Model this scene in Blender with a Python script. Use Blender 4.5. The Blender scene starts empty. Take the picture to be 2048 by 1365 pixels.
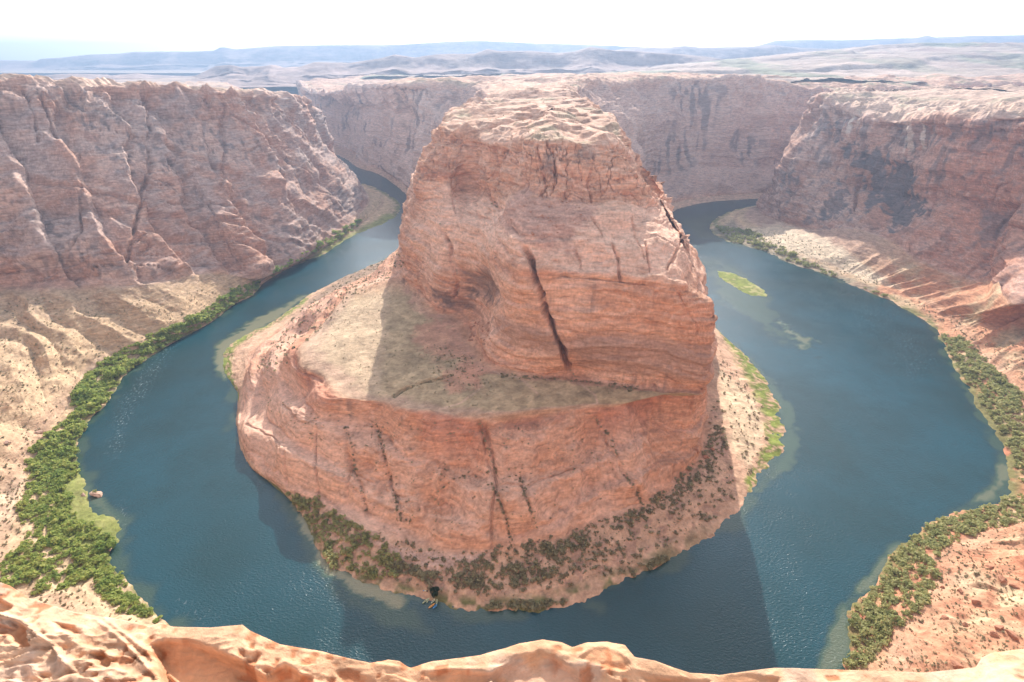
import bpy, math, random, time
import numpy as np

T0 = time.time()
scene = bpy.context.scene
COL = scene.collection
rng = np.random.default_rng(7)
random.seed(7)
R = math.radians

# ------------------------------------------------------------------ camera, sky, sun, exposure
CAM_Z = 300.0
FOC = 1024.0
PITCH = R(28.6)
cd = bpy.data.cameras.new("camera")
cam = bpy.data.objects.new("camera", cd)
COL.objects.link(cam)
cam.location = (0, 0, CAM_Z)
cam.rotation_euler = (math.pi / 2 - PITCH, 0, 0)
cd.sensor_width = 36.0
cd.lens = 18.0
cd.clip_start = 0.05
cd.clip_end = 60000
cd.dof.use_dof = True
cd.dof.focus_distance = 450.0
cd.dof.aperture_fstop = 6.0
scene.camera = cam

SUN_EL, SUN_AZ = 30.5, 3.5          # degrees; azimuth measured from straight ahead, minus = left
world = bpy.data.worlds.new("World")
scene.world = world
world.use_nodes = True
wn, wl = world.node_tree.nodes, world.node_tree.links
wn.clear()
sky = wn.new("ShaderNodeTexSky")
sky.sky_type = 'NISHITA'
sky.sun_disc = False
sky.sun_elevation = R(SUN_EL)
sky.sun_rotation = R(SUN_AZ)
sky.altitude = 1200
sky.air_density = 1.0
sky.dust_density = 3.0
sky.ozone_density = 1.0
hs = wn.new("ShaderNodeHueSaturation")
hs.inputs['Saturation'].default_value = 0.32
bg = wn.new("ShaderNodeBackground")
bg.inputs['Strength'].default_value = 0.15
wo = wn.new("ShaderNodeOutputWorld")
wl.new(sky.outputs[0], hs.inputs['Color'])
wl.new(hs.outputs[0], bg.inputs['Color'])
wl.new(bg.outputs[0], wo.inputs['Surface'])

sd = bpy.data.lights.new("sun", 'SUN')
sun = bpy.data.objects.new("sun", sd)
COL.objects.link(sun)
sd.energy = 3.2
sd.angle = R(0.5)
sd.color = (1.0, 0.94, 0.86)
sun.rotation_euler = (math.pi / 2 - R(SUN_EL), 0, math.pi - R(SUN_AZ))
sun.location = (0, 0, 500)

scene.view_settings.view_transform = 'Standard'
scene.view_settings.look = 'None'
scene.view_settings.gamma = 1.0
scene.view_settings.use_curve_mapping = False
scene.view_settings.exposure = 1.3
scene.render.engine = 'CYCLES'
cy = scene.cycles
cy.use_denoising = True
cy.max_bounces = 6
cy.diffuse_bounces = 3
cy.glossy_bounces = 3
cy.transmission_bounces = 2
cy.volume_bounces = 0
cy.transparent_max_bounces = 4
cy.sample_clamp_indirect = 6.0

# ------------------------------------------------------------------ small helpers
cP, sP = math.cos(PITCH), math.sin(PITCH)
def PX(px, py, z=None, y=None):
    """point of the place seen at a pixel of the 2048x1365 photograph, at a given height or distance ahead"""
    X, Y = px - 1024.0, 682.5 - py
    dn, fw = FOC * sP - Y * cP, FOC * cP + Y * sP
    k = (CAM_Z - z) / dn if z is not None else y / fw
    return (X * k, fw * k, CAM_Z - dn * k)

def project(P):
    x, y, z = P[..., 0], P[..., 1], P[..., 2] - CAM_Z
    f = np.maximum(y * cP - z * sP, 0.01)
    u = y * sP + z * cP
    return 1024 + FOC * x / f, 682.5 - FOC * u / f

def _h(ix, iy, iz, seed):
    n = (ix * 374761393 + iy * 668265263 + iz * 2147483647 // 7 + seed * 974634777) & 0xffffffff
    n = ((n ^ (n >> 13)) * 1274126177) & 0xffffffff
    n = ((n ^ (n >> 16)) * 2246822519) & 0xffffffff
    return ((n ^ (n >> 15)) & 0xffffff).astype(np.float32) / np.float32(0xffffff)

def noise(x, y, z, seed=0):
    """value noise, 0..1"""
    fx, fy, fz = np.floor(x), np.floor(y), np.floor(z)
    ix, iy, iz = fx.astype(np.int64), fy.astype(np.int64), fz.astype(np.int64)
    tx, ty, tz = (x - fx).astype(np.float32), (y - fy).astype(np.float32), (z - fz).astype(np.float32)
    tx, ty, tz = [t * t * t * (t * (t * 6 - 15) + 10) for t in (tx, ty, tz)]
    def L(a, b, t): return a + (b - a) * t
    c = [[[_h(ix + i, iy + j, iz + k, seed) for k in (0, 1)] for j in (0, 1)] for i in (0, 1)]
    r = [L(L(c[i][0][0], c[i][0][1], tz), L(c[i][1][0], c[i][1][1], tz), ty) for i in (0, 1)]
    return L(r[0], r[1], tx)

def fbm(P, scale, octs=3, seed=0, sz=1.0, gain=0.5):
    """fractal noise, about -1..1; scale in metres, sz stretches the vertical"""
    s, a, tot, n = 1.0 / scale, 1.0, 0.0, 0.0
    for o in range(octs):
        n = n + a * (noise(P[..., 0] * s + 31.7 * o, P[..., 1] * s + 11.3 * o, P[..., 2] * s / sz + 7.1 * o, seed + o) * 2 - 1)
        tot += a
        s *= 2.03
        a *= gain
    return n / tot * 1.5

def ridged(P, scale, octs=3, seed=0, sz=1.0):
    s, a, tot, n = 1.0 / scale, 1.0, 0.0, 0.0
    for o in range(octs):
        v = 1 - np.abs(noise(P[..., 0] * s + 3.7 * o, P[..., 1] * s + 9.3 * o, P[..., 2] * s / sz + 5.1 * o, seed + o) * 2 - 1) * 1.6
        n = n + a * v
        tot += a
        s *= 2.07
        a *= 0.5
    return n / tot

def sm(a, b, x):
    t = np.clip((x - a) / (b - a), 0, 1)
    return t * t * (3 - 2 * t)

def pdist(qx, qy, line):
    """distance in photo pixels to a polyline, and how far along it (0..1)"""
    L = np.asarray(line, float)
    seg = np.hypot(*(L[1:] - L[:-1]).T)
    cum = np.concatenate([[0], np.cumsum(seg)])
    best = np.full(qx.shape, 1e9)
    al = np.zeros(qx.shape)
    for i in range(len(L) - 1):
        d = L[i + 1] - L[i]
        t = np.clip(((qx - L[i, 0]) * d[0] + (qy - L[i, 1]) * d[1]) / (d @ d), 0, 1)
        r = np.hypot(qx - L[i, 0] - t * d[0], qy - L[i, 1] - t * d[1])
        m = r < best
        best = np.where(m, r, best)
        al = np.where(m, (cum[i] + t * seg[i]) / cum[-1], al)
    return best, al

def inside(qx, qy, poly):
    L = np.asarray(poly, float)
    c = np.zeros(qx.shape, bool)
    j = len(L) - 1
    for i in range(len(L)):
        xi, yi, xj, yj = L[i, 0], L[i, 1], L[j, 0], L[j, 1]
        if yi != yj:
            c ^= ((yi > qy) != (yj > qy)) & (qx < (xj - xi) * (qy - yi) / (yj - yi) + xi)
        j = i
    return c

def soft(qx, qy, poly, w=6.0, jit=None):
    """1 inside a polygon, fading over w pixels at its border"""
    d, _ = pdist(qx, qy, list(poly) + [poly[0]])
    d = np.where(inside(qx, qy, poly), d, -d)
    if jit is not None:
        d = d + jit
    return sm(-w, w, d)

def mixc(c, col, m):
    return c + (np.asarray(col, np.float32) - c) * m[..., None]

def catmull(P, counts):
    """P: (S, K, 3) stations; counts: steps per segment -> (N, K, 3)"""
    S = len(P)
    E = np.concatenate([[2 * P[0] - P[1]], P, [2 * P[-1] - P[-2]]])
    out = []
    for i in range(S - 1):
        p0, p1, p2, p3 = E[i], E[i + 1], E[i + 2], E[i + 3]
        def kn(a, b): return np.maximum(np.linalg.norm(b - a, axis=-1, keepdims=True), 1.0) ** 0.5
        t1 = kn(p0, p1); t2 = t1 + kn(p1, p2); t3 = t2 + kn(p2, p3)
        for u in np.arange(counts[i]) / counts[i]:
            t = t1 + (t2 - t1) * u
            A1 = (t1 - t) / t1 * p0 + t / t1 * p1
            A2 = (t2 - t) / (t2 - t1) * p1 + (t - t1) / (t2 - t1) * p2
            A3 = (t3 - t) / (t3 - t2) * p2 + (t - t2) / (t3 - t2) * p3
            B1 = (t2 - t) / t2 * A1 + t / t2 * A2
            B2 = (t3 - t) / (t3 - t1) * A2 + (t - t1) / (t3 - t1) * A3
            out.append((t2 - t) / (t2 - t1) * B1 + (t - t1) / (t2 - t1) * B2)
    out.append(P[-1])
    return np.array(out)

def loft(stations, rows, step):
    """stations: list of lists of (x,y,z) per level -> grid (rows, cols, 3)"""
    P = np.array(stations, float)
    px, py = project(P)
    ok = (P[..., 1] > 5) & (np.abs(px - 1024) < 1300) & (py < 1600)
    cnt = []
    for i in range(len(P) - 1):
        d = np.hypot(px[i + 1] - px[i], py[i + 1] - py[i])
        m = ok[i] | ok[i + 1]
        d = d[m].max() if m.any() else 30
        cnt.append(int(np.clip(d / step, 6, 90)))
    G = catmull(P, cnt)                       # cols, K, 3
    lev = []
    for k, n in enumerate(rows):
        t = (np.arange(n) / n)[:, None, None]
        lev.append(G[None, :, k] * (1 - t) + G[None, :, k + 1] * t)
    lev.append(G[None, :, -1])
    sid = np.concatenate([i + np.arange(c) / c for i, c in enumerate(cnt)] + [[len(cnt)]])
    return np.concatenate(lev), sid

def blur_rows(A, n, w=1):
    for _ in range(n):
        B = A.copy()
        B[1:-1] = (A[:-2] + 2 * A[1:-1] + A[2:]) / 4
        A = B
    return A

def normals(G):
    du = np.gradient(G, axis=1)
    dv = np.gradient(G, axis=0)
    n = np.cross(du, dv)
    n /= np.maximum(np.linalg.norm(n, axis=-1, keepdims=True), 1e-9)
    return n

def grid_mesh(name, G, mat, colr=None, r0=0, r1=None, c0=0, c1=None, extra=None, smooth=True, keep=None):
    r1 = G.shape[0] if r1 is None else r1
    c1 = G.shape[1] if c1 is None else c1
    g = G[r0:r1, c0:c1]
    nr, nc = g.shape[:2]
    idx = np.arange(nr * nc).reshape(nr, nc)
    q = np.stack([idx[:-1, :-1], idx[:-1, 1:], idx[1:, 1:], idx[1:, :-1]], -1).reshape(-1, 4)
    if keep is not None:
        q = q[keep.ravel()[q].all(1)]
    me = bpy.data.meshes.new(name)
    me.vertices.add(nr * nc)
    me.vertices.foreach_set("co", g.astype(np.float32).ravel())
    me.loops.add(q.size)
    me.loops.foreach_set("vertex_index", q.astype(np.int32).ravel())
    me.polygons.add(len(q))
    me.polygons.foreach_set("loop_start", np.arange(0, q.size, 4, dtype=np.int32))
    me.polygons.foreach_set("use_smooth", np.full(len(q), smooth))
    me.update(calc_edges=True)
    if colr is not None:
        a = me.color_attributes.new("tint", 'FLOAT_COLOR', 'POINT')
        c = np.ones((nr * nc, 4), np.float32)
        c[:, :3] = colr[r0:r1, c0:c1].reshape(-1, 3)
        a.data.foreach_set("color", c.ravel())
    if extra is not None:
        for k, v in extra.items():
            a = me.attributes.new(k, 'FLOAT', 'POINT')
            a.data.foreach_set("value", v[r0:r1, c0:c1].astype(np.float32).ravel())
    me.materials.append(mat)
    o = bpy.data.objects.new(name, me)
    COL.objects.link(o)
    return o

def tri_mesh(name, V, Fc, mat, smooth=False):
    me = bpy.data.meshes.new(name)
    V = np.asarray(V, np.float32); Fc = np.asarray(Fc, np.int32)
    k = Fc.shape[1]
    me.vertices.add(len(V)); me.vertices.foreach_set("co", V.ravel())
    me.loops.add(Fc.size); me.loops.foreach_set("vertex_index", Fc.ravel())
    me.polygons.add(len(Fc)); me.polygons.foreach_set("loop_start", np.arange(0, Fc.size, k, dtype=np.int32))
    me.polygons.foreach_set("use_smooth", np.full(len(Fc), smooth))
    me.update(calc_edges=True)
    me.materials.append(mat)
    return me

def struct(o):
    o['kind'] = 'structure'
    return o

def tag(o, label, cat, group=None, kind=None):
    o['label'] = label; o['category'] = cat
    if group: o['group'] = group
    if kind: o['kind'] = kind
    return o

# ------------------------------------------------------------------ materials
def mat_new(name):
    m = bpy.data.materials.new(name)
    m.use_nodes = True
    return m, m.node_tree.nodes, m.node_tree.links, m.node_tree.nodes["Principled BSDF"]

def terrain_mat(name, bump=0.6, fine=1.0, rough=0.95, far=False):
    """tint attribute x layered procedural grain, with bump"""
    m, n, l, b = mat_new(name)
    at = n.new("ShaderNodeAttribute"); at.attribute_name = "tint"
    geo = n.new("ShaderNodeNewGeometry")
    mp = n.new("ShaderNodeMapping"); mp.inputs['Scale'].default_value = (0.16, 0.16, 1.0)
    l.new(geo.outputs['Position'], mp.inputs['Vector'])
    def nz(sc, det, rough_, vec):
        t = n.new("ShaderNodeTexNoise"); t.inputs['Scale'].default_value = sc
        t.inputs['Detail'].default_value = det; t.inputs['Roughness'].default_value = rough_
        l.new(vec, t.inputs['Vector']); return t
    n1 = nz(0.35 * fine, 6, 0.65, geo.outputs['Position'])
    n2 = nz(0.5 * fine, 4, 0.6, mp.outputs[0])
    hm = n.new("ShaderNodeMath"); hm.operation = 'MULTIPLY_ADD'; hm.inputs[1].default_value = 0.6; hm.inputs[2].default_value = 0.2
    l.new(n1.outputs[0], hm.inputs[0])
    mix = n.new("ShaderNodeMath"); mix.operation = 'ADD'
    l.new(hm.outputs[0], mix.inputs[0]); l.new(n2.outputs[0], mix.inputs[1])
    mr = n.new("ShaderNodeMapRange"); mr.inputs['From Min'].default_value = 0.65; mr.inputs['From Max'].default_value = 1.35
    mr.inputs['To Min'].default_value = 0.5; mr.inputs['To Max'].default_value = 1.48
    l.new(mix.outputs[0], mr.inputs['Value'])
    mul = n.new("ShaderNodeVectorMath"); mul.operation = 'SCALE'
    l.new(at.outputs['Color'], mul.inputs[0]); l.new(mr.outputs[0], mul.inputs['Scale'])
    l.new(mul.outputs[0], b.inputs['Base Color'])
    b.inputs['Roughness'].default_value = rough
    b.inputs['Specular IOR Level'].default_value = 0.15
    bp = n.new("ShaderNodeBump"); bp.inputs['Strength'].default_value = bump; bp.inputs['Distance'].default_value = 1.2 / fine
    l.new(mix.outputs[0], bp.inputs['Height']); l.new(bp.outputs[0], b.inputs['Normal'])
    return m

M_ROCK = terrain_mat("red_sandstone", bump=1.0)
M_NEAR = terrain_mat("lip_sandstone", bump=0.7, fine=60.0)
M_FAR = terrain_mat("far_rock", bump=0.8, fine=0.08)

def leaf_mat(name, c1, c2, c3):
    m, n, l, b = mat_new(name)
    geo = n.new("ShaderNodeNewGeometry")
    oi = n.new("ShaderNodeObjectInfo")
    t = n.new("ShaderNodeTexNoise"); t.inputs['Scale'].default_value = 0.35; t.inputs['Detail'].default_value = 3
    l.new(geo.outputs['Position'], t.inputs['Vector'])
    a = n.new("ShaderNodeMath"); a.operation = 'MULTIPLY_ADD'; a.inputs[1].default_value = 0.35; 
    l.new(oi.outputs['Random'], a.inputs[0]); l.new(t.outputs[0], a.inputs[2])
    r = n.new("ShaderNodeValToRGB")
    r.color_ramp.elements[0].position = 0.35; r.color_ramp.elements[0].color = (*c1, 1)
    r.color_ramp.elements[1].position = 0.95; r.color_ramp.elements[1].color = (*c3, 1)
    e = r.color_ramp.elements.new(0.65); e.color = (*c2, 1)
    l.new(a.outputs[0], r.inputs[0]); l.new(r.outputs[0], b.inputs['Base Color'])
    b.inputs['Roughness'].default_value = 0.7
    b.inputs['Specular IOR Level'].default_value = 0.2
    tr = n.new("ShaderNodeBsdfTranslucent"); l.new(r.outputs[0], tr.inputs['Color'])
    mx = n.new("ShaderNodeMixShader"); mx.inputs[0].default_value = 0.5
    out = n["Material Output"]
    l.new(b.outputs[0], mx.inputs[1]); l.new(tr.outputs[0], mx.inputs[2]); l.new(mx.outputs[0], out.inputs['Surface'])
    return m

M_LEAF = leaf_mat("green_foliage", (0.15, 0.24, 0.06), (0.32, 0.40, 0.10), (0.54, 0.55, 0.17))
M_OLIVE = leaf_mat("olive_foliage", (0.24, 0.27, 0.10), (0.40, 0.41, 0.17), (0.58, 0.54, 0.27))
M_SCRUB = leaf_mat("desert_scrub", (0.28, 0.25, 0.15), (0.42, 0.37, 0.23), (0.52, 0.46, 0.31))

def flat_mat(name, c, rough=0.6):
    m, n, l, b = mat_new(name)
    t = n.new("ShaderNodeTexNoise"); t.inputs['Scale'].default_value = 3; t.inputs['Detail'].default_value = 3
    mr = n.new("ShaderNodeMapRange"); mr.inputs['To Min'].default_value = 0.8; mr.inputs['To Max'].default_value = 1.15
    l.new(t.outputs[0], mr.inputs['Value'])
    mul = n.new("ShaderNodeVectorMath"); mul.operation = 'SCALE'; mul.inputs[0].default_value = c
    l.new(mr.outputs[0], mul.inputs['Scale']); l.new(mul.outputs[0], b.inputs['Base Color'])
    b.inputs['Roughness'].default_value = rough
    return m
M_BARK = flat_mat("grey_brown_bark", (0.12, 0.08, 0.055), 0.9)
M_RED = flat_mat("red_boulder", (0.42, 0.2, 0.12), 0.95)
M_BUFF = flat_mat("buff_boulder", (0.5, 0.33, 0.24), 0.95)
# ------------------------------------------------------------------ peninsula inside the bend: banks, rock bench, butte, back walls
def wp(*a): return tuple(float(v) for v in a)
# levels: waterline, bank top / lower cliff foot, bench edge, butte foot, first ledge, second ledge, upper cliff foot, rim, summit spine
PEN = [
 [wp(-1000,2500,0), wp(-990,2520,10), wp(-980,2545,60), wp(-976,2550,80), wp(-970,2556,120), wp(-965,2562,150), wp(-962,2566,180), wp(-955,2575,222), wp(-700,3000,240)],
 [PX(690,318,z=0), wp(-560,1945,10), wp(-555,1965,60), wp(-553,1970,80), wp(-550,1976,120), wp(-547,1982,150), wp(-545,1985,175), PX(622,188,y=1990), wp(-400,2600,235)],
 [PX(715,335,z=0), wp(-490,1745,10), wp(-480,1765,55), wp(-478,1770,75), wp(-474,1778,115), wp(-470,1783,145), wp(-468,1787,175), PX(694,179,y=1795), wp(0,2350,250)],
 [PX(760,350,z=0), wp(-392,1618,10), wp(-384,1635,55), wp(-381,1640,75), wp(-377,1648,115), wp(-373,1654,145), wp(-370,1658,175), PX(745,171,y=1668), wp(200,2050,258)],
 [PX(820,395,z=0), wp(-250,1325,10), wp(-243,1345,55), wp(-240,1350,75), wp(-237,1358,115), wp(-234,1364,145), wp(-232,1370,175), PX(800,165,y=1400), wp(260,1700,262)],
 [wp(-215,1215,0), wp(-200,1230,10), wp(-190,1245,50), wp(-187,1250,75), wp(-178,1262,115), wp(-170,1270,145), wp(-162,1280,175), PX(935,168,y=1350), wp(230,1450,262)],
 [wp(-200,1080,0), wp(-185,1085,8), wp(-176,1090,50), wp(-172,1092,75), wp(-160,1097,115), wp(-150,1100,145), wp(-135,1105,180), PX(981,190,y=930+130), wp(150,1250,261)],
 [PX(808,500,z=0), wp(-180,900,8), wp(-170,900,40), wp(-160,900,75), wp(-150,902,115), wp(-142,903,145), wp(-125,904,180), PX(955,202,y=835), wp(98,1000,257)],
 [PX(700,549,z=0), PX(735,552,z=10), PX(765,548,z=45), wp(-146,690,82), wp(-143,695,115), wp(-138,700,140), wp(-118,710,185), PX(914,217,y=757), wp(90,800,253)],
 [PX(625,587,z=0), PX(675,580,z=10), PX(718,566,z=55), PX(811,541,z=81), PX(807,500,y=562), PX(814,440,y=562), PX(834,357,y=560), PX(885,251,y=590), wp(76,700,250)],
 [PX(554,638,z=0), PX(600,632,z=10), PX(670,612,z=64), PX(850,594,z=81), PX(850,520,y=518), PX(855,443,y=530), PX(868,357,y=545), PX(903,255,y=575), wp(68,668,249)],
 [PX(490,672,z=0), PX(545,668,z=10), PX(615,668,z=58), PX(888,624,z=81), PX(886,540,y=478), PX(890,454,y=500), PX(902,361,y=535), PX(926,258,y=560), wp(62,655,249)],
 [PX(455,696,z=0), PX(505,700,z=10), PX(590,705,z=61), PX(925,626,z=81), PX(920,545,y=465), PX(925,460,y=488), PX(935,370,y=540), PX(945,272,y=555), wp(58,650,249)],
 [PX(450,744,z=0), PX(492,750,z=8), PX(598,735,z=62), PX(942,648,z=77), PX(945,548,y=448), PX(950,465,y=465), PX(955,374,y=520), PX(958,278,y=535), wp(55,644,248)],
 [PX(475,788,z=0), PX(485,792,z=5), PX(640,753,z=62), PX(950,675,z=74), PX(965,550,y=425), PX(975,470,y=440), PX(975,378,y=500), PX(975,281,y=520), wp(52,638,248)],
 [PX(473,860,z=0), PX(477,858,z=4), PX(680,795,z=62), PX(967,698,z=72), PX(985,552,y=400), PX(997,475,y=418), PX(1000,381,y=475), PX(1000,285,y=505), wp(50,632,248)],
 [PX(502,933,z=0), PX(506,928,z=4), PX(724,800,z=62), PX(985,726,z=71), PX(1003,553,y=380), PX(1022,481,y=400), PX(1022,376,y=455), PX(1025,286,y=492), wp(48,628,248)],
 [PX(560,981,z=0), PX(565,974,z=5), PX(765,803,z=62), PX(1035,741,z=70), PX(1040,552,y=362), PX(1050,480,y=385), PX(1045,372,y=440), PX(1047,283,y=478), wp(40,615,248)],
 [PX(612,1042,z=0), PX(640,1006,z=8), PX(817,823,z=62), PX(1068,747,z=70), PX(1068,552,y=357), PX(1080,485,y=378), PX(1070,380,y=428), PX(1072,279,y=468), wp(40,612,248)],
 [PX(656,1124,z=0), PX(700,1036,z=10), PX(868,827,z=62), PX(1095,751,z=70), PX(1095,553,y=353), PX(1104,488,y=375), PX(1100,387,y=420), PX(1098,275,y=465), wp(40,610,248)],
 [PX(714,1158,z=0), PX(760,1064,z=10), PX(920,834,z=62), PX(1120,751,z=70), PX(1120,554,y=352), PX(1127,491,y=373), PX(1127,391,y=418), PX(1123,270,y=464), wp(40,610,248)],
 [PX(827,1196,z=0), PX(845,1092,z=10), PX(965,836,z=62), PX(1145,750,z=70), PX(1147,555,y=350), PX(1152,493,y=371), PX(1150,395,y=417), PX(1147,280,y=461), wp(40,610,248)],
 [PX(933,1219,z=0), PX(925,1102,z=10), PX(1010,834,z=62), PX(1170,754,z=70), PX(1176,557,y=348), PX(1186,494,y=369), PX(1178,400,y=417), PX(1170,288,y=460), wp(40,610,248)],
 [PX(1022,1222,z=0), PX(1000,1097,z=10), PX(1060,827,z=62), PX(1200,759,z=70), PX(1208,560,y=346), PX(1215,495,y=368), PX(1205,402,y=418), PX(1193,291,y=461), wp(42,612,248)],
 [PX(1083,1220,z=0), PX(1070,1082,z=10), PX(1110,821,z=62), PX(1235,765,z=70), PX(1240,563,y=343), PX(1250,496,y=367), PX(1235,403,y=420), PX(1210,289,y=463), wp(44,614,248)],
 [PX(1182,1193,z=0), PX(1150,1062,z=10), PX(1160,815,z=62), PX(1278,772,z=70), PX(1278,566,y=339), PX(1285,496,y=366), PX(1262,404,y=424), PX(1226,284,y=466), wp(46,618,248)],
 [PX(1261,1159,z=0), PX(1225,1032,z=10), PX(1205,813,z=62), PX(1320,777,z=70), PX(1318,570,y=336), PX(1315,497,y=367), PX(1288,404,y=430), PX(1238,286,y=470), wp(48,624,248)],
 [PX(1329,1124,z=0), PX(1282,1012,z=10), PX(1242,810,z=62), PX(1355,782,z=70), PX(1355,572,y=333), PX(1338,500,y=370), PX(1308,405,y=438), PX(1249,300,y=478), wp(50,632,248)],
 [PX(1433,1060,z=0), PX(1345,972,z=10), PX(1285,792,z=62), PX(1388,786,z=70), PX(1400,590,y=336), PX(1358,495,y=378), PX(1322,408,y=450), PX(1254,306,y=490), wp(52,642,248)],
 [PX(1478,1025,z=0), PX(1385,940,z=10), PX(1350,793,z=62), PX(1405,790,z=70), PX(1424,608,y=340), PX(1370,492,y=388), PX(1330,425,y=465), PX(1252,295,y=505), wp(54,655,249)],
 [PX(1508,967,z=0), PX(1405,908,z=10), PX(1400,800,z=61), PX(1414,792,z=70), PX(1431,622,y=350), PX(1374,500,y=400), PX(1333,430,y=485), PX(1248,280,y=530), wp(56,670,249)],
 [PX(1567,899,z=0), wp(170,362,10), wp(166,356,60), wp(165,352,80), wp(162,372,130), wp(143,415,172), wp(132,510,200), PX(1240,258,y=572), wp(60,700,250)],
 [PX(1563,826,z=0), wp(183,405,10), wp(178,400,50), wp(176,398,80), wp(168,405,130), wp(152,440,165), wp(134,540,200), PX(1232,240,y=625), wp(64,730,251)],
 [PX(1539,768,z=0), wp(196,450,10), wp(193,448,50), wp(191,446,80), wp(184,450,130), wp(160,480,160), wp(138,580,200), PX(1226,232,y=665), wp(68,760,252)],
 [PX(1502,723,z=0), wp(226,520,10), wp(220,520,50), wp(205,522,80), wp(184,535,128), wp(164,545,158), wp(138,640,200), PX(1185,212,y=730), wp(72,800,253)],
 [PX(1437,662,z=0), wp(246,625,10), wp(240,625,50), wp(225,628,75), wp(206,632,108), wp(182,640,140), wp(136,720,200), PX(1165,200,y=830), wp(78,880,255)],
 [wp(256,750,0), wp(222,740,10), wp(212,738,50), wp(208,737,75), wp(196,740,115), wp(182,745,145), wp(132,840,200), PX(1153,187,y=965), wp(88,1000,257)],
 [wp(245,900,0), wp(215,900,10), wp(203,900,50), wp(200,900,75), wp(190,905,115), wp(180,910,145), wp(155,960,200), PX(1160,176,y=1080), wp(105,1150,259)],
 [wp(300,1050,0), wp(275,1070,10), wp(262,1085,50), wp(258,1090,75), wp(248,1100,115), wp(240,1110,145), wp(215,1140,200), PX(1178,167,y=1200), wp(140,1300,261)],
 [PX(1348,422,z=0), wp(365,1205,8), wp(345,1265,60), wp(343,1270,75), wp(340,1278,115), wp(337,1285,150), wp(334,1292,200), PX(1290,160,y=1350), wp(190,1500,264)],
 [PX(1416,405,z=0), wp(472,1280,8), wp(455,1345,62), wp(453,1350,80), wp(450,1358,115), wp(448,1364,150), wp(446,1370,200), PX(1400,157,y=1400), wp(230,1640,266)],
 [PX(1529,397,z=0), wp(630,1322,8), wp(622,1385,62), wp(620,1392,80), wp(618,1400,115), wp(616,1406,150), wp(614,1412,200), PX(1520,162,y=1430), wp(420,1800,266)],
 [wp(900,1360,0), wp(900,1380,8), wp(880,1440,60), wp(878,1446,80), wp(876,1452,115), wp(874,1458,150), wp(872,1464,200), PX(1660,182,y=1460), wp(800,1660,258)],
 [wp(1300,1500,0), wp(1300,1520,8), wp(1290,1570,60), wp(1288,1575,80), wp(1286,1580,115), wp(1284,1585,150), wp(1282,1590,200), wp(1275,1600,242), wp(1200,1800,260)],
 [wp(2200,1750,0), wp(2200,1770,8), wp(2190,1820,60), wp(2188,1825,80), wp(2186,1830,115), wp(2184,1835,150), wp(2182,1840,200), wp(2175,1850,248), wp(2100,2050,262)],
]
def push(st, k, dy, f=1.0):
    """move a level back along its own line of sight"""
    p = np.array(st[k]) - np.array([0, 0, CAM_Z])
    st[k] = tuple(p * ((p[1] * f + dy) / p[1]) + np.array([0, 0, CAM_Z]))
for i_ in range(11, 31):
    w_ = min(1.0, (i_ - 10) / 4, (31 - i_) / 3)
    for k_ in (4, 5, 6, 7): push(PEN[i_], k_, 14 * w_)
under = []
for s in PEN:                                       # the bed just below the waterline
    w, b = np.array(s[0]), np.array(s[1])
    d = w - b; d[2] = 0
    d /= max(np.linalg.norm(d), 1e-6)
    under.append([tuple(w + d * 14 + np.array([0, 0, -4.0]))] + s)
PR = [6, 34, 78, 52, 62, 24, 46, 50, 60]
G, sid = loft(under, PR, 2.0)
G = blur_rows(G, 9)
lv = np.concatenate([k + np.arange(n) / n for k, n in enumerate(PR)] + [[len(PR)]])     # level coordinate of each row
LV = np.repeat(lv[:, None], G.shape[1], 1)
SI = np.repeat(sid[None, :], G.shape[0], 0)
n0 = normals(G)
base = G.copy()
up = np.abs(n0[..., 2])
steep = 1 - sm(0.55, 0.9, up)
qx, qy = project(base)
front = sm(8.5, 10, SI) * (1 - sm(31.5, 33, SI))
# sign so that displacement goes outwards
sgn = np.sign((n0 * (base - np.array([40, 640, 60]))).sum(-1)); sgn[sgn == 0] = 1
if np.median(n0[:, :, 2][up > 0.9]) < 0: n0 = -n0
rockm = sm(1.9, 2.2, LV)
shelf = sm(2.95, 3.1, LV) * (1 - sm(3.85, 4.0, LV)) * sm(9, 10, SI) * (1 - sm(29, 30, SI))
top = sm(7.9, 8.1, LV)
beach = 1 - sm(1.85, 2.05, LV)
wd = fbm(base, 90, 2, 5) * 9
zs = base[..., 2] + wd + (base[..., 0] * 0.03)
cliff = np.clip(rockm - shelf - top, 0, 1)
def strata(zz, th, seed):
    t = noise(np.zeros_like(zz) + 3.3, np.zeros_like(zz) + 1.7, zz / th, seed)
    return t * 2 - 1
def ledges(zz, th, seed, amp=1.0):
    t = zz / th + 0.8 * noise(zz * 0 + 1.1, zz * 0 + 2.2, zz / (th * 2.3), seed)
    k = np.floor(t); f = t - k
    a = noise(k * 7.31 + 0.5, k * 0 + 0.3, k * 0 + 0.2, seed + 1)
    return amp * a * (f ** 2.2 - 0.35) * (1 - sm(0.93, 1.0, f))
D = np.zeros(G.shape[:2])
uc = sm(6.9, 7.05, LV) * (1 - sm(7.9, 8.05, LV))    # blocky upper cliff
lmod = sm(-0.5, 0.5, fbm(base, 45, 2, 19))
zl2 = zs + fbm(base, 16, 3, 17) * 2.0
D += cliff * (0.35 + 0.65 * steep) * (ledges(zl2, 15, 141, 3.6) + ledges(zl2, 5.2, 143, 1.9) + ledges(zl2, 1.9, 145, 0.8)) * (0.35 + lmod)
D += cliff * (ridged(base, 11, 3, 14, sz=0.5) - 0.45) * 1.1 * (0.4 + sm(-0.2, 0.5, fbm(base, 60, 2, 18)))
D += cliff * (fbm(base, 55, 2, 11) * 7.0 + fbm(base, 20, 2, 12, sz=0.7) * 1.6 + fbm(base, 3.5, 2, 13, sz=0.5) * 0.3)
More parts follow.
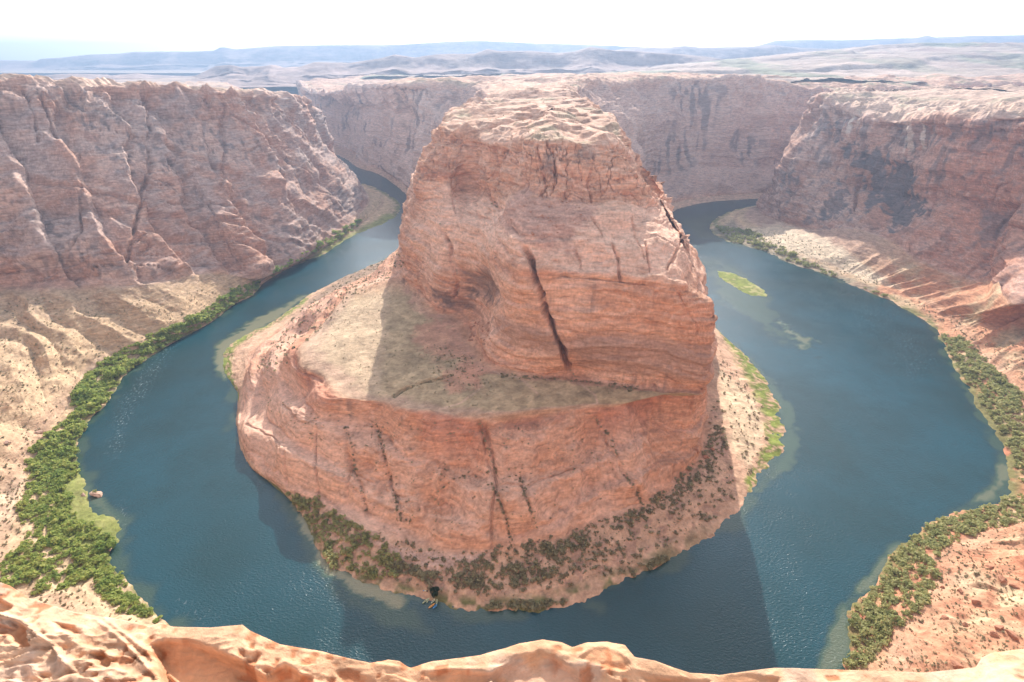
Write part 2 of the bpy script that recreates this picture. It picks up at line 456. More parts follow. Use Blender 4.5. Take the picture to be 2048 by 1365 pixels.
D += cliff * steep * (strata(zs, 7.5, 21) * 1.5 + strata(zs, 2.6, 22) * 0.8 + strata(zs, 1.1, 23) * 0.35)
bk0 = (1 - sm(5.5, 7.5, SI) * (1 - sm(36, 38, SI)))
D += cliff * bk0 * (fbm(base, 130, 3, 27) * 22 + (ridged(base * np.array([1, 1, 0.25]), 60, 3, 28) - 0.45) * 16)
# joints: sheets of weakness running roughly away from the camera, leaning
jx = base[..., 0] * 0.97 - base[..., 1] * 0.10 + base[..., 2] * 0.32 + fbm(base, 40, 2, 31) * 6
jn = np.abs(noise(jx / 26, np.zeros_like(jx), np.zeros_like(jx) + 0.3, 33) * 2 - 1)
D -= cliff * (1 - sm(0.0, 0.06, jn)) * 3.6 * sm(-0.1, 0.4, fbm(base, 50, 1, 35))
def groove(sc, seed, w):
    q = np.abs(fbm(np.stack([base[..., 0], base[..., 1], base[..., 2] * 0.45], -1), sc, 3, seed))
    return 1 - sm(0, w, q)
D -= uc * (groove(13, 39, 0.05) * 3.0 + groove(24, 40, 0.04) * 5)
zf = zl2 / 11 + 0.6 * noise(zl2 * 0 + 1.1, zl2 * 0, zl2 / 25, 47); zf = np.abs(zf - np.round(zf))
D -= cliff * (1 - sm(0.02, 0.07, zf)) * 2.2 * sm(0.0, 0.5, fbm(base, 40, 2, 48))
rub = ridged(base, 22, 3, 41, sz=1.6)
D += uc * (rub * 8 - 4 + (ridged(base, 9, 2, 43, sz=2.0) - 0.5) * 1.8)
D += sm(6.0, 6.2, LV) * (1 - sm(6.9, 7, LV)) * front * fbm(base, 9, 3, 45) * 1.2
# bench and summit
D += shelf * (fbm(base, 60, 2, 51) * 1.8 + fbm(base, 6, 3, 52) * 0.35)
rimz = sm(7.5, 7.9, LV) * (1 - sm(8.1, 8.4, LV))
D += rimz * (ridged(base, 28, 4, 56) - 0.45) * 7
tq = fbm(np.stack([base[..., 0] * 0.7, base[..., 1], base[..., 2] * 0], -1), 62, 4, 53) * 3.2
tf = tq - np.floor(tq)
D += top * ((np.floor(tq) + sm(0.0, 0.22, tf)) * 2.6 + ridged(base, 22, 3, 54, sz=0.5) * 1.3 - 0.6 + fbm(base, 6, 2, 55) * 0.5)
D += beach * sm(0.95, 1.3, LV) * (fbm(base, 25, 3, 61) * 1.0 + fbm(base, 4, 2, 62) * 0.3)
BZ = beach * (fbm(base, 16, 4, 63) * 0.8 + fbm(base, 4, 2, 64) * 0.35)
# hollows and hard features read from the photograph, cut into the rock
JT = fbm(base, 14, 3, 65); JT2 = fbm(base, 8, 3, 66)
def cut(line, w, depth, w2=None, lo=2, hi=9):
    global D
    d, al = pdist(qx + JT * 3.5, qy + JT2 * 3, line)
    ww = (w + ((w2 if w2 is not None else w) - w) * al) * (0.7 + 0.6 * np.abs(JT2))
    D -= depth * (1 - sm(0.1, 1.0, d / ww)) * (0.65 + 0.5 * JT2) * sm(0, 0.08, al) * sm(0, 0.08, 1 - al) * rockm * front * (LV > lo) * (LV < hi)
MAINCRACK = [(1050, 492), (1062, 520), (1078, 570), (1092, 620), (1112, 668), (1128, 710), (1141, 748)]
cut(MAINCRACK, 9.5, 20, 7)
d_, a_ = pdist(qx + JT * 2, qy + JT2 * 2, [(1088, 541), (1170, 543), (1240, 551), (1330, 560), (1372, 570)])
D += (1 - sm(0, 13, np.abs(d_))) * 2.5 * (LV > 4.6) * (LV < 7) * front
D += (1 - sm(0, 26, np.abs(pdist(qx + 16, qy, MAINCRACK)[0]))) * 2.0 * rockm * front
CRACKS = [
 ([(893, 470), (905, 510), (915, 560), (912, 600)], 4, 3.0), ([(880, 452), (896, 478), (912, 520), (930, 545)], 3, 2.0),
 ([(940, 300), (948, 340), (965, 370), (985, 405), (1000, 425)], 4, 3.0), ([(972, 285), (980, 320), (978, 360)], 4, 3.0),
 ([(905, 395), (915, 440)], 3, 1.5), ([(945, 395), (965, 460)], 2.5, 1.2),
 ([(1225, 478), (1237, 520), (1242, 565)], 4, 3.0), ([(1290, 480), (1300, 545)], 2.5, 1.6), ([(1150, 492), (1165, 540)], 2.5, 1.2),
 ([(1350, 575), (1375, 620), (1395, 670)], 3, 1.8), ([(1180, 430), (1215, 480)], 2.5, 1.2), ([(1260, 430), (1290, 520)], 2.5, 1.2),
 ([(1370, 470), (1345, 520), (1335, 545)], 4, 2.5), ([(1075, 285), (1078, 330), (1088, 370)], 4, 2.5), ([(1150, 285), (1160, 305)], 3, 2),
 ([(1105, 290), (1110, 350), (1100, 385)], 4, 2.5), ([(1190, 300), (1180, 350), (1190, 400)], 4, 2.5),
 ([(1230, 290), (1255, 330), (1300, 400)], 3, 2.0), ([(1090, 553), (1176, 556), (1240, 563), (1330, 571)], 3, 2.2),
 ([(750, 845), (772, 930), (800, 1040)], 5, 2.0), ([(690, 850), (715, 960), (735, 1040)], 5, 2.0), ([(985, 970), (1010, 1030), (1020, 1070)], 4, 1.6),
 ([(1210, 855), (1250, 950), (1285, 1010)], 5, 2.2), ([(1040, 960), (1065, 1050)], 4, 1.6), ([(955, 835), (975, 900), (990, 950)], 4, 1.6),
 ([(780, 795), (830, 770), (900, 755)], 4, 2.0),
]
for ln, w, dp in CRACKS: cut(ln, w * 1.25, dp * 1.9)
# alcove and fallen slab zone on the left of the main crack
al = soft(qx, qy, [(930, 545), (975, 555), (1000, 600), (1005, 650), (975, 672), (940, 640), (925, 590)], 10)
D -= al * 6 * front * (LV > 4) * (LV < 6)
# ribs on the lower cliff below the bench, strongest at the left
rb = ridged(np.stack([base[..., 0] * 1.0, base[..., 1] * 0.6, base[..., 2] * 0.1], -1), 34, 3, 71)
D += sm(2.0, 2.2, LV) * (1 - sm(2.9, 3.0, LV)) * front * (1 - 0.7 * sm(9.5, 11, SI) * (1 - sm(17, 19, SI))) * (rb * 9 - 4.5 + (ridged(base, 12, 3, 73) - 0.45) * 2.6)
# vertical face right under the bench edge
lowc = sm(2.0, 2.1, LV) * (1 - sm(2.95, 3.02, LV)) * front
n_out = n0
n_s = blur_rows(n_out, 6)
n_s /= np.maximum(np.linalg.norm(n_s, axis=-1, keepdims=True), 1e-6)
edge = sm(0.7, 1.15, LV)
G = base + n_s * (D * edge)[..., None]
lowt = np.clip(LV - 2, 0, 1)
G[..., 2] += BZ * sm(0.4, 1.0, LV) * (1 - 0.5 * sm(1.2, 1.6, LV))
G[..., 2] += lowc * ((-7.0 + 7.0 * sm(8.5, 10, SI) * (1 - sm(16, 18, SI))) * np.sin(lowt * math.pi) * sm(0.1, 0.8, lowt) + 3 * np.sin(lowt * math.pi * 5 + wd * 0.3)) * edge
# ---- colours
RED = np.array([0.53, 0.285, 0.18]); PINK = np.array([0.63, 0.405, 0.295]); DEEP = np.array([0.40, 0.165, 0.10])
BUFF = np.array([0.55, 0.41, 0.27]); SANDC = np.array([0.52, 0.33, 0.22]); GRASS = np.array([0.38, 0.285, 0.175])
DARK = np.array([0.13, 0.095, 0.085]); GREEN = np.array([0.17, 0.20, 0.045]); SCR = np.array([0.16, 0.13, 0.085])
C = np.zeros(G.shape, np.float32) + RED
va = fbm(base, 45, 3, 81); vb = fbm(base, 9, 3, 82, sz=0.4); vc = fbm(base, 2.5, 2, 83)
C = mixc(C, PINK, sm(-0.1, 0.7, va * 0.9 + vb * 0.2) * 0.8)
C = mixc(C, DEEP, sm(0.15, 0.9, -va * 0.5 + strata(zs, 5.0, 85) * 0.7) * 0.55 * steep)
C = mixc(C, PINK, sm(0.2, 0.9, strata(zs, 3.1, 86)) * 0.5)
j1 = vb * 10 + vc * 5
xb = base[..., 2] * 1.0 + 0.45 * base[..., 0] * (noise(base[..., 0] / 70, base[..., 1] / 70, base[..., 2] / 22, 89) * 2 - 1) + wd * 0.6
fine = noise(xb * 0 + 0.5, xb * 0, xb / 0.9, 90)
C = mixc(C, DEEP * 0.9, sm(0.66, 0.86, fine) * cliff * sm(-0.1, 0.6, fbm(base, 25, 2, 92)) * 0.45)
C = mixc(C, PINK * 1.12, sm(0.70, 0.9, 1 - fine) * cliff * 0.45)
C = mixc(C, np.array([0.34, 0.19, 0.13]), sm(0.3, 0.7, fbm(base, 7, 3, 93, sz=0.3)) * cliff * 0.25)
fine2 = noise(xb * 0 + 0.5, xb * 0, xb / 3.4, 94)
C = mixc(C, DEEP, sm(0.6, 0.9, fine2) * cliff * 0.3)
C = mixc(C, PINK * 1.1, sm(0.6, 0.9, 1 - fine2) * cliff * 0.5)
streak = noise(base[..., 0] / 2.5, base[..., 1] / 2.5, base[..., 2] / 60, 87)
C = mixc(C, DARK, sm(0.62, 0.85, streak) * steep * sm(0.0, 0.6, fbm(base, 35, 2, 88)) * 0.55 * cliff)
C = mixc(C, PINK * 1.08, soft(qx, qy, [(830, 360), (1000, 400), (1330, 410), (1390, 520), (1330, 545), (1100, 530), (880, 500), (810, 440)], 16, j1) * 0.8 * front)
C = mixc(C, PINK * 1.1, soft(qx, qy, [(480, 780), (560, 720), (640, 780), (680, 860), (700, 930), (740, 1060), (640, 1010), (560, 980), (480, 880)], 14, j1) * 0.75)  # left nose: paler rock, with its sunlit look put into the colour
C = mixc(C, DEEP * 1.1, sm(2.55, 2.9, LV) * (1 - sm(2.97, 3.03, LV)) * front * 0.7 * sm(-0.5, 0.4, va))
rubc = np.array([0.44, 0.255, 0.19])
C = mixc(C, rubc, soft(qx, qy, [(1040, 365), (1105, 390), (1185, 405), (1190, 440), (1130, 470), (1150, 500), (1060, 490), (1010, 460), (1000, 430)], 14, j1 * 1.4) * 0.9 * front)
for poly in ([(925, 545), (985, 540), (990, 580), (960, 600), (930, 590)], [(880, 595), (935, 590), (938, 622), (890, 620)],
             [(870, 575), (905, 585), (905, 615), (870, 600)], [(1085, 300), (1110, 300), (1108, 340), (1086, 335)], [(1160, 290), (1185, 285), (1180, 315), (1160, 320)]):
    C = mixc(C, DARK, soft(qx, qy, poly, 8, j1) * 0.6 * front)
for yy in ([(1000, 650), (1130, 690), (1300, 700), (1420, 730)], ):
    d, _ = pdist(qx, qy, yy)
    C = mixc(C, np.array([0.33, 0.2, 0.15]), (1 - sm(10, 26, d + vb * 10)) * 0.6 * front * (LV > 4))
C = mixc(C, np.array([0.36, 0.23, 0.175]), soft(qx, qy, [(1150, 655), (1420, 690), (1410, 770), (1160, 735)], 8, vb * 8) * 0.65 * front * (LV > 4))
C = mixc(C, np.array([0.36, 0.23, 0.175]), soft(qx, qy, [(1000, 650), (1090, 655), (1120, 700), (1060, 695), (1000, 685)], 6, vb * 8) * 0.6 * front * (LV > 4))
C = mixc(C, np.array([0.62, 0.39, 0.285]), lowc * (1 - sm(2.75, 2.95, LV)) * sm(-0.5, 0.4, fbm(base, 30, 3, 84)) * 0.6)
# bench: dry grass, pink sand patches, paths
vf = fbm(base * np.array([1, 1, 0]), 7, 4, 98)
gr = GRASS * (1 + 0.22 * vf[..., None] + 0.12 * fbm(base * np.array([1, 1, 0]), 40, 2, 99)[..., None])
C = C + (gr - C) * shelf[..., None]
C = mixc(C, np.array([0.50, 0.37, 0.25]), shelf * soft(qx, qy, [(600, 690), (640, 640), (780, 560), (760, 780), (690, 800), (640, 750)], 14, j1) * 0.75)  # paler tan up to the butte's shadow edge, sunlight put into the colour
for poly in ([(830, 650), (930, 640), (960, 720), (990, 740), (940, 770), (900, 720), (830, 690)], [(880, 740), (960, 730), (960, 780), (900, 790)]):
    C = mixc(C, np.array([0.46, 0.25, 0.17]), shelf * soft(qx, qy, poly, 12, j1 * 1.3) * 0.8)
C = mixc(C, np.array([0.44, 0.25, 0.18]), shelf * sm(3.78, 3.9, LV + vb * 0.06) * 0.8)
C = mixc(C, np.array([0.44, 0.29, 0.21]), shelf * (1 - sm(3.08, 3.2, LV + vb * 0.05)) * 0.8)
for ln in ([(1140, 752), (1170, 775), (1190, 790), (1195, 808)], [(1195, 808), (1130, 822), (1040, 826), (940, 836), (870, 826)], [(985, 745), (1040, 760), (1075, 790)], [(960, 780), (920, 810), (870, 826)]):
    d, _ = pdist(qx, qy, ln)
    C = mixc(C, np.array([0.52, 0.36, 0.26]), (1 - sm(0.8, 2.6, d)) * 0.8 * shelf)
# summit
tc = np.array([0.50, 0.305, 0.215]) * (1 + 0.2 * vb[..., None])
C = C + (tc - C) * (top * 0.85)[..., None]
C = mixc(C, np.array([0.58, 0.40, 0.30]), sm(7.7, 8.05, LV) * sm(-0.2, 0.5, vb) * 0.6)
C = mixc(C, np.array([0.24, 0.23, 0.14]), top * sm(0.1, 0.7, fbm(base, 30, 3, 91)) * 0.6)
# banks
bc = SANDC * (1 + 0.12 * vb[..., None])
C = C + (bc - C) * beach[..., None]
BEN = beach * (qy < 1500)
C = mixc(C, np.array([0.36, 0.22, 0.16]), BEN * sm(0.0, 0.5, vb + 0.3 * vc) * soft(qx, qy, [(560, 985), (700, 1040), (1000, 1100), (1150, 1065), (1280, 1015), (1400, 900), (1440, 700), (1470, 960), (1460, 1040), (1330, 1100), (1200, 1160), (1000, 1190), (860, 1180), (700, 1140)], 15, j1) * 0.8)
C = mixc(C, np.array([0.50, 0.34, 0.27]), soft(qx, qy, [(735, 1080), (830, 1100), (980, 1108), (940, 1130), (860, 1140), (820, 1125)], 6, vb * 6) * beach * 0.9)
C = mixc(C, BUFF * 1.05, soft(qx, qy, [(1440, 740), (1510, 800), (1530, 860), (1500, 945), (1470, 900), (1440, 800)], 10, j1) * beach)
near_w = 1 - sm(1.25, 1.5, LV + 0.12 * vb)
C = mixc(C, GREEN * (1 + 0.5 * np.clip(vb, -1, 1)[..., None]), near_w * sm(-0.8, 0.1, vb + vc) * soft(qx, qy, [(440, 700), (560, 620), (620, 590), (590, 640), (520, 680), (480, 740), (478, 800), (445, 750)], 5, vb * 5))
C = mixc(C, GREEN * (0.9 + 0.5 * np.clip(vb, -1, 1)[..., None]), near_w * sm(-0.8, 0.1, vb + vc) * soft(qx, qy, [(1420, 650), (1510, 715), (1575, 800), (1580, 900), (1500, 985), (1490, 960), (1530, 890), (1530, 830), (1490, 760), (1437, 700)], 6, vb * 6))
C = mixc(C, np.array([0.10, 0.12, 0.04]), near_w * sm(15, 17, SI) * (1 - sm(26, 29, SI)) * sm(-0.3, 0.3, vb) * (1 - sm(1.1, 1.3, LV)) * 0.9)
C = mixc(C, np.array([0.24, 0.17, 0.12]), beach * soft(qx, qy, [(808, 500), (700, 545), (620, 600), (540, 690), (490, 760), (520, 770), (600, 700), (700, 600), (808, 540)], 6, vb * 5) * 0.8)
# far back walls: greyer with dark streaks, talus
bk = 1 - sm(5.5, 7.5, SI) * (1 - sm(36, 38, SI))
C = mixc(C, np.array([0.48, 0.34, 0.28]), bk * 0.7 * cliff)
C = mixc(C, np.array([0.66, 0.50, 0.42]), (1 - sm(4.0, 5.5, SI)) * 0.5 * cliff)  # far left stretch lightened, distance haze put into the rock colour
C = mixc(C, DARK, bk * cliff * steep * sm(0.50, 0.72, noise(base[..., 0] / 9, base[..., 1] / 9, base[..., 2] / 90, 95)) * sm(-0.3, 0.5, fbm(base, 60, 2, 96)) * 0.65)
C = np.clip(C * 1.14 * (1 + 0.10 * fbm(base, 1.2, 1, 97)[..., None]), 0.02, 0.9)
r_bank = sum(PR[:2]); r_bench = sum(PR[:3]); r_foot = sum(PR[:4])
c_split0 = int(np.searchsorted(sid, 8.0)); c_split1 = int(np.searchsorted(sid, 35.0))
PEN_G, PEN_LV, PEN_SI, PEN_Q = G, LV, SI, (qx, qy)
struct(grid_mesh("river_beach", G, M_ROCK, C, 0, r_bank + 1, c_split0, c_split1 + 1))
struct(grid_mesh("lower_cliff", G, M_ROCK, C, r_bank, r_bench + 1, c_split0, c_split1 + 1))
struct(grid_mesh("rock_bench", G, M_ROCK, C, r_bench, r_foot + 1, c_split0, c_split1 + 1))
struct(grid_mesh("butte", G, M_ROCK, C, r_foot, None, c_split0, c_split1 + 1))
struct(grid_mesh("far_canyon_wall", G, M_ROCK, C, 0, None, 0, c_split0 + 1))
struct(grid_mesh("far_canyon_wall", G, M_ROCK, C, 0, None, c_split1, None))
print("peninsula", G.shape, time.time() - T0)

# ------------------------------------------------------------------ land outside the bend: left wall, near slopes, right wall
# levels: waterline, bank top, cliff foot, mid wall, rim, plateau behind
OUT = [
 [wp(-1100,2350,0), wp(-1110,2340,5), wp(-1120,2320,30), wp(-1130,2300,130), wp(-1140,2280,225), wp(-1500,2000,240)],
 [wp(-620,1650,0), wp(-630,1640,5), wp(-640,1625,30), wp(-650,1600,130), wp(-665,1570,205), wp(-1100,1500,225)],
 [PX(740,372,z=0), PX(722,376,z=5), PX(708,370,z=22), PX(668,298,y=1335), PX(633,218,y=1300), wp(-900,1300,238)],
 [PX(800,410,z=0), PX(765,400,z=5), PX(738,396,z=18), PX(650,290,y=1225), PX(606,196,y=1205), wp(-860,1180,242)],
 [PX(785,438,z=0), PX(745,430,z=5), PX(712,436,z=16), PX(622,295,y=1110), PX(575,190,y=1120), wp(-830,1100,248)],
 [PX(700,475,z=0), PX(690,470,z=4), PX(655,482,z=12), PX(580,305,y=1005), PX(530,186,y=1020), wp(-800,1050,254)],
 [PX(640,512,z=0), PX(627,507,z=4), PX(600,521,z=12), PX(535,320,y=920), PX(482,184,y=945), wp(-780,1020,260)],
 [PX(590,532,z=0), PX(580,528,z=4), PX(556,541,z=12), PX(478,330,y=848), PX(440,178,y=885), wp(-780,990,266)],
 [PX(530,565,z=0), PX(524,562,z=4), PX(512,560,z=16), PX(425,340,y=790), PX(385,174,y=835), wp(-780,960,270)],
 [PX(505,592,z=0), PX(475,590,z=8), PX(455,548,z=32), PX(380,345,y=760), PX(340,172,y=795), wp(-800,930,273)],
 [PX(470,608,z=0), PX(430,613,z=9), PX(400,548,z=42), PX(325,350,y=722), PX(290,170,y=765), wp(-820,910,275)],
 [PX(430,640,z=0), PX(385,646,z=10), PX(330,562,z=52), PX(260,350,y=685), PX(230,168,y=735), wp(-840,890,276)],
 [PX(340,690,z=0), PX(290,692,z=9), PX(250,571,z=60), PX(190,350,y=660), PX(180,166,y=712), wp(-860,870,277)],
 [PX(255,745,z=0), PX(190,738,z=9), PX(170,573,z=62), PX(120,350,y=638), PX(120,165,y=692), wp(-880,850,278)],
 [PX(215,800,z=0), PX(140,803,z=9), PX(85,578,z=68), PX(50,350,y=610), PX(50,160,y=668), wp(-900,820,280)],
 [PX(170,855,z=0), PX(95,862,z=9), PX(0,575,z=70), PX(-60,350,y=585), PX(-40,158,y=640), wp(-950,780,282)],
 [PX(150,900,z=0), PX(60,920,z=9), wp(-640,470,72), wp(-672,500,170), wp(-690,520,280), wp(-980,700,284)],
 [PX(165,938,z=0), PX(35,990,z=9), wp(-650,380,72), wp(-690,390,180), wp(-715,400,284), wp(-1000,500,286)],
 [PX(180,1020,z=0), PX(15,1065,z=8), wp(-600,270,72), wp(-650,265,180), wp(-675,260,287), wp(-1000,300,288)],
 [PX(240,1045,z=0), PX(5,1140,z=8), wp(-510,170,72), wp(-550,140,180), wp(-575,120,288), wp(-900,50,290)],
 [PX(233,1095,z=0), PX(30,1190,z=8), wp(-420,105,70), wp(-450,70,180), wp(-465,50,290), wp(-700,-150,292)],
 [PX(232,1135,z=0), PX(110,1195,z=8), wp(-330,75,62), wp(-350,40,180), wp(-360,15,293), wp(-450,-250,294)],
 [PX(270,1190,z=0), PX(200,1228,z=8), wp(-240,60,50), wp(-250,20,180), wp(-255,-5,295), wp(-260,-250,296)],
 [PX(345,1255,z=0), PX(300,1268,z=6), wp(-170,55,45), wp(-165,15,180), wp(-160,-10,296), wp(-160,-250,297)],
 [wp(-130,158,0), wp(-132,150,6), wp(-100,50,45), wp(-85,12,180), wp(-80,-8,296), wp(-80,-250,297)],
 [wp(-45,128,0), wp(-45,120,6), wp(-20,45,45), wp(-5,10,180), wp(0,-4,296.5), wp(0,-250,297)],
 [wp(60,118,0), wp(62,110,6), wp(65,42,45), wp(70,8,180), wp(75,-8,296), wp(80,-250,297)],
 [wp(140,138,0), wp(150,132,6), wp(155,48,48), wp(160,8,180), wp(165,-12,296), wp(170,-250,297)],
 [PX(1683,1350,z=0), PX(1760,1352,z=7), wp(250,55,58), wp(258,12,180), wp(262,-10,296), wp(280,-250,297)],
 [PX(1700,1222,z=0), PX(1800,1240,z=8), wp(350,70,75), wp(365,25,190), wp(372,0,296), wp(420,-200,297)],
 [PX(1741,1183,z=0), PX(1850,1160,z=8), wp(440,100,85), wp(465,60,190), wp(475,40,295), wp(620,-100,296)],
 [PX(1803,1090,z=0), PX(1870,1100,z=8), wp(520,155,88), wp(550,120,190), wp(562,105,293), wp(780,0,295)],
 [PX(1881,1039,z=0), PX(1935,1070,z=8), wp(585,215,88), wp(620,190,190), wp(635,175,292), wp(900,100,294)],
 [PX(1997,1005,z=0), PX(2048,1045,z=8), wp(640,290,88), wp(680,275,190), wp(695,270,290), wp(1000,250,292)],
 [PX(2022,945,z=0), PX(2100,960,z=8), wp(670,360,86), wp(710,355,190), wp(728,350,286), wp(1050,350,290)],
 [PX(2008,899,z=0), PX(2095,880,z=8), wp(690,420,84), wp(732,420,190), wp(750,420,280), wp(1080,450,286)],
 [PX(1963,826,z=0), PX(2045,820,z=8), wp(705,480,80), wp(745,480,190), wp(765,480,272), wp(1100,540,282)],
 [PX(1929,768,z=0), PX(1990,750,z=8), wp(715,535,76), wp(755,540,185), wp(778,545,262), wp(1120,620,275)],
 [PX(1895,710,z=0), PX(1945,695,z=8), wp(718,580,72), wp(760,595,180), wp(788,605,252), wp(1130,700,268)],
 [PX(1861,648,z=0), PX(1900,640,z=8), PX(2035,610,z=62), PX(2080,480,y=660), PX(2130,225,y=720), wp(1140,800,262)],
 [PX(1826,628,z=0), PX(1855,608,z=7), PX(2000,570,z=45), PX(2010,430,y=735), PX(2040,224,y=775), wp(1120,900,258)],
 [PX(1775,600,z=0), PX(1800,580,z=6), PX(1915,555,z=30), PX(1925,400,y=800), PX(1950,229,y=815), wp(1080,980,256)],
 [PX(1724,580,z=0), PX(1748,560,z=5), PX(1835,520,z=38), PX(1840,400,y=860), PX(1880,234,y=860), wp(1030,1040,254)],
 [PX(1656,552,z=0), PX(1682,536,z=5), PX(1775,478,z=48), PX(1775,385,y=925), PX(1820,240,y=905), wp(980,1090,253)],
 [PX(1587,529,z=0), PX(1612,516,z=5), PX(1700,458,z=40), PX(1715,375,y=980), PX(1770,238,y=955), wp(930,1130,252)],
 [PX(1519,501,z=0), PX(1550,492,z=5), PX(1640,461,z=24), PX(1660,360,y=1020), PX(1722,228,y=1010), wp(880,1170,250)],
 [PX(1450,482,z=0), PX(1498,466,z=4), PX(1580,449,z=12), PX(1605,345,y=1065), PX(1680,212,y=1065), wp(840,1200,248)],
 [PX(1422,462,z=0), PX(1475,450,z=4), PX(1545,438,z=8), PX(1572,325,y=1110), PX(1648,196,y=1115), wp(810,1220,247)],
 [PX(1433,436,z=0), PX(1470,434,z=4), PX(1522,428,z=8), PX(1556,322,y=1160), PX(1640,190,y=1175), wp(800,1240,246)],
 [PX(1490,416,z=0), PX(1500,415,z=4), PX(1525,412,z=8), wp(655,1240,120), wp(735,1250,240), wp(820,1255,245)],
 [wp(760,1270,0), wp(762,1265,5), wp(765,1255,30), wp(772,1250,150), wp(790,1240,244), wp(900,1200,248)],
 [wp(1200,1330,0), wp(1200,1322,5), wp(1200,1310,30), wp(1210,1290,150), wp(1225,1270,248), wp(1260,1150,252)],
 [wp(2000,1550,0), wp(2000,1540,5), wp(2000,1530,30), wp(2010,1510,150), wp(2020,1490,252), wp(2060,1300,256)],
]
for i_ in range(7, 17):
    w_ = min(1.0, (i_ - 6) / 3, (17 - i_) / 2)
    push(OUT[i_], 3, 0, 1 + 0.07 * w_); push(OUT[i_], 4, 0, 1 + 0.14 * w_); push(OUT[i_], 5, 0, 1 + 0.05 * w_) if False else None
under = []
for s in OUT:
    w, b = np.array(s[0]), np.array(s[1])
    d = w - b; d[2] = 0
    d /= max(np.linalg.norm(d), 1e-6)
    under.append([tuple(w + d * 14 + np.array([0, 0, -4.0]))] + s)
OR = [5, 40, 72, 85, 62, 36]
G, sid = loft(under, OR, 2.2)
G = blur_rows(G, 3)
lv = np.concatenate([k + np.arange(n) / n for k, n in enumerate(OR)] + [[len(OR)]])
LV = np.repeat(lv[:, None], G.shape[1], 1)
SI = np.repeat(sid[None, :], G.shape[0], 0)
base = G.copy()
n0 = normals(G)
if np.median(n0[-20:, :, 2]) < 0: n0 = -n0
n_s = blur_rows(n0, 6); n_s /= np.maximum(np.linalg.norm(n_s, axis=-1, keepdims=True), 1e-6)
up = np.abs(n0[..., 2]); steep = 1 - sm(0.6, 0.92, up)
qx, qy = project(base)
wall = sm(2.95, 3.1, LV) * (1 - sm(4.9, 5.0, LV)); plat = sm(4.95, 5.1, LV)
talus = sm(1.95, 2.15, LV) * (1 - sm(2.9, 3.05, LV)); bank = 1 - sm(1.9, 2.1, LV)
leftw = 1 - sm(16, 18, SI); rightw = sm(38, 40, SI)
wd = fbm(base, 90, 2, 105) * 8
zs = base[..., 2] + wd
D = np.zeros(G.shape[:2])
D += wall * (fbm(base, 70, 3, 111) * 9 + fbm(base, 22, 2, 112, sz=1.3) * 2.2 + fbm(base, 5, 2, 113) * 0.5)
D += wall * steep * (strata(zs, 9, 121) * 1.6 + strata(zs, 3, 122) * 0.9)
# leaning buttresses and joints of the left wall
jx = base[..., 1] * 0.55 - base[..., 0] * 0.15 + base[..., 2] * 0.42 + fbm(base, 60, 2, 131) * 10
r1 = np.abs(noise(jx / 42, jx * 0, jx * 0 + 0.3, 133) * 2 - 1)
r2 = noise(jx / 30, jx * 0, jx * 0 + 4.3, 134) * 2 - 1
lmod = sm(-0.5, 0.5, fbm(base, 60, 2, 119))
jxL = base[..., 1] * 0.6 - base[..., 0] * 0.35 + base[..., 2] * 0.35
zl2 = zs + fbm(base, 22, 3, 117) * 3.0
D += wall * (0.4 + 0.6 * steep) * (ledges(zl2, 19, 241, 4.5) + ledges(zl2, 7, 243, 2.4) + ledges(zl2, 2.8, 245, 1.1)) * (0.35 + lmod)
D += wall * (ridged(base, 15, 3, 114, sz=0.7) - 0.45) * 1.7 * (0.4 + sm(-0.2, 0.5, fbm(base, 70, 2, 118)))
qg = np.abs(fbm(np.stack([jxL, base[..., 2] * 0.35, base[..., 2] * 0], -1), 30, 3, 246)); D -= wall * (1 - sm(0, 0.04, qg)) * 7 * sm(-0.2, 0.4, fbm(base, 70, 1, 247))
qg = np.abs(fbm(np.stack([jxL * 0.7, base[..., 2] * 0.8, base[..., 2] * 0], -1), 17, 3, 248)); D -= wall * (1 - sm(0, 0.05, qg)) * 3.5 * sm(-0.1, 0.5, fbm(base, 50, 1, 249))
D += wall * rightw * (ridged(base, 48, 3, 115, sz=1.3) - 0.45) * 12
D += wall * leftw * (r2 * 8 - (1 - sm(0, 0.15, r1)) * 7 + (ridged(np.stack([jx, base[..., 2] * 0.25, jx * 0], -1), 22, 3, 138) - 0.4) * 2.5)
t_ = -(SI * 0.62 - 0.5 * (LV - 3) + fbm(base, 90, 3, 137) * 0.35)
t_ = t_ + 0.35 * noise(t_ * 0.9, t_ * 0, t_ * 0, 139) * 1.6; tf = t_ - np.floor(t_)
D += wall * leftw * (tf - 0.5) * (1 - sm(0.90, 1.0, tf)) * 22 * (0.1 + 1.2 * noise(np.floor(t_) * 3.3 + 0.4, t_ * 0, base[..., 2] / 70, 140))
jx2 = base[..., 1] * 0.5 - base[..., 0] * 0.5 + base[..., 2] * 0.12 + fbm(base, 50, 2, 135) * 9
r3 = np.abs(noise(jx2 / 38, jx2 * 0, jx2 * 0 + 0.7, 136) * 2 - 1)
D -= wall * rightw * (1 - sm(0, 0.12, r3)) * 4
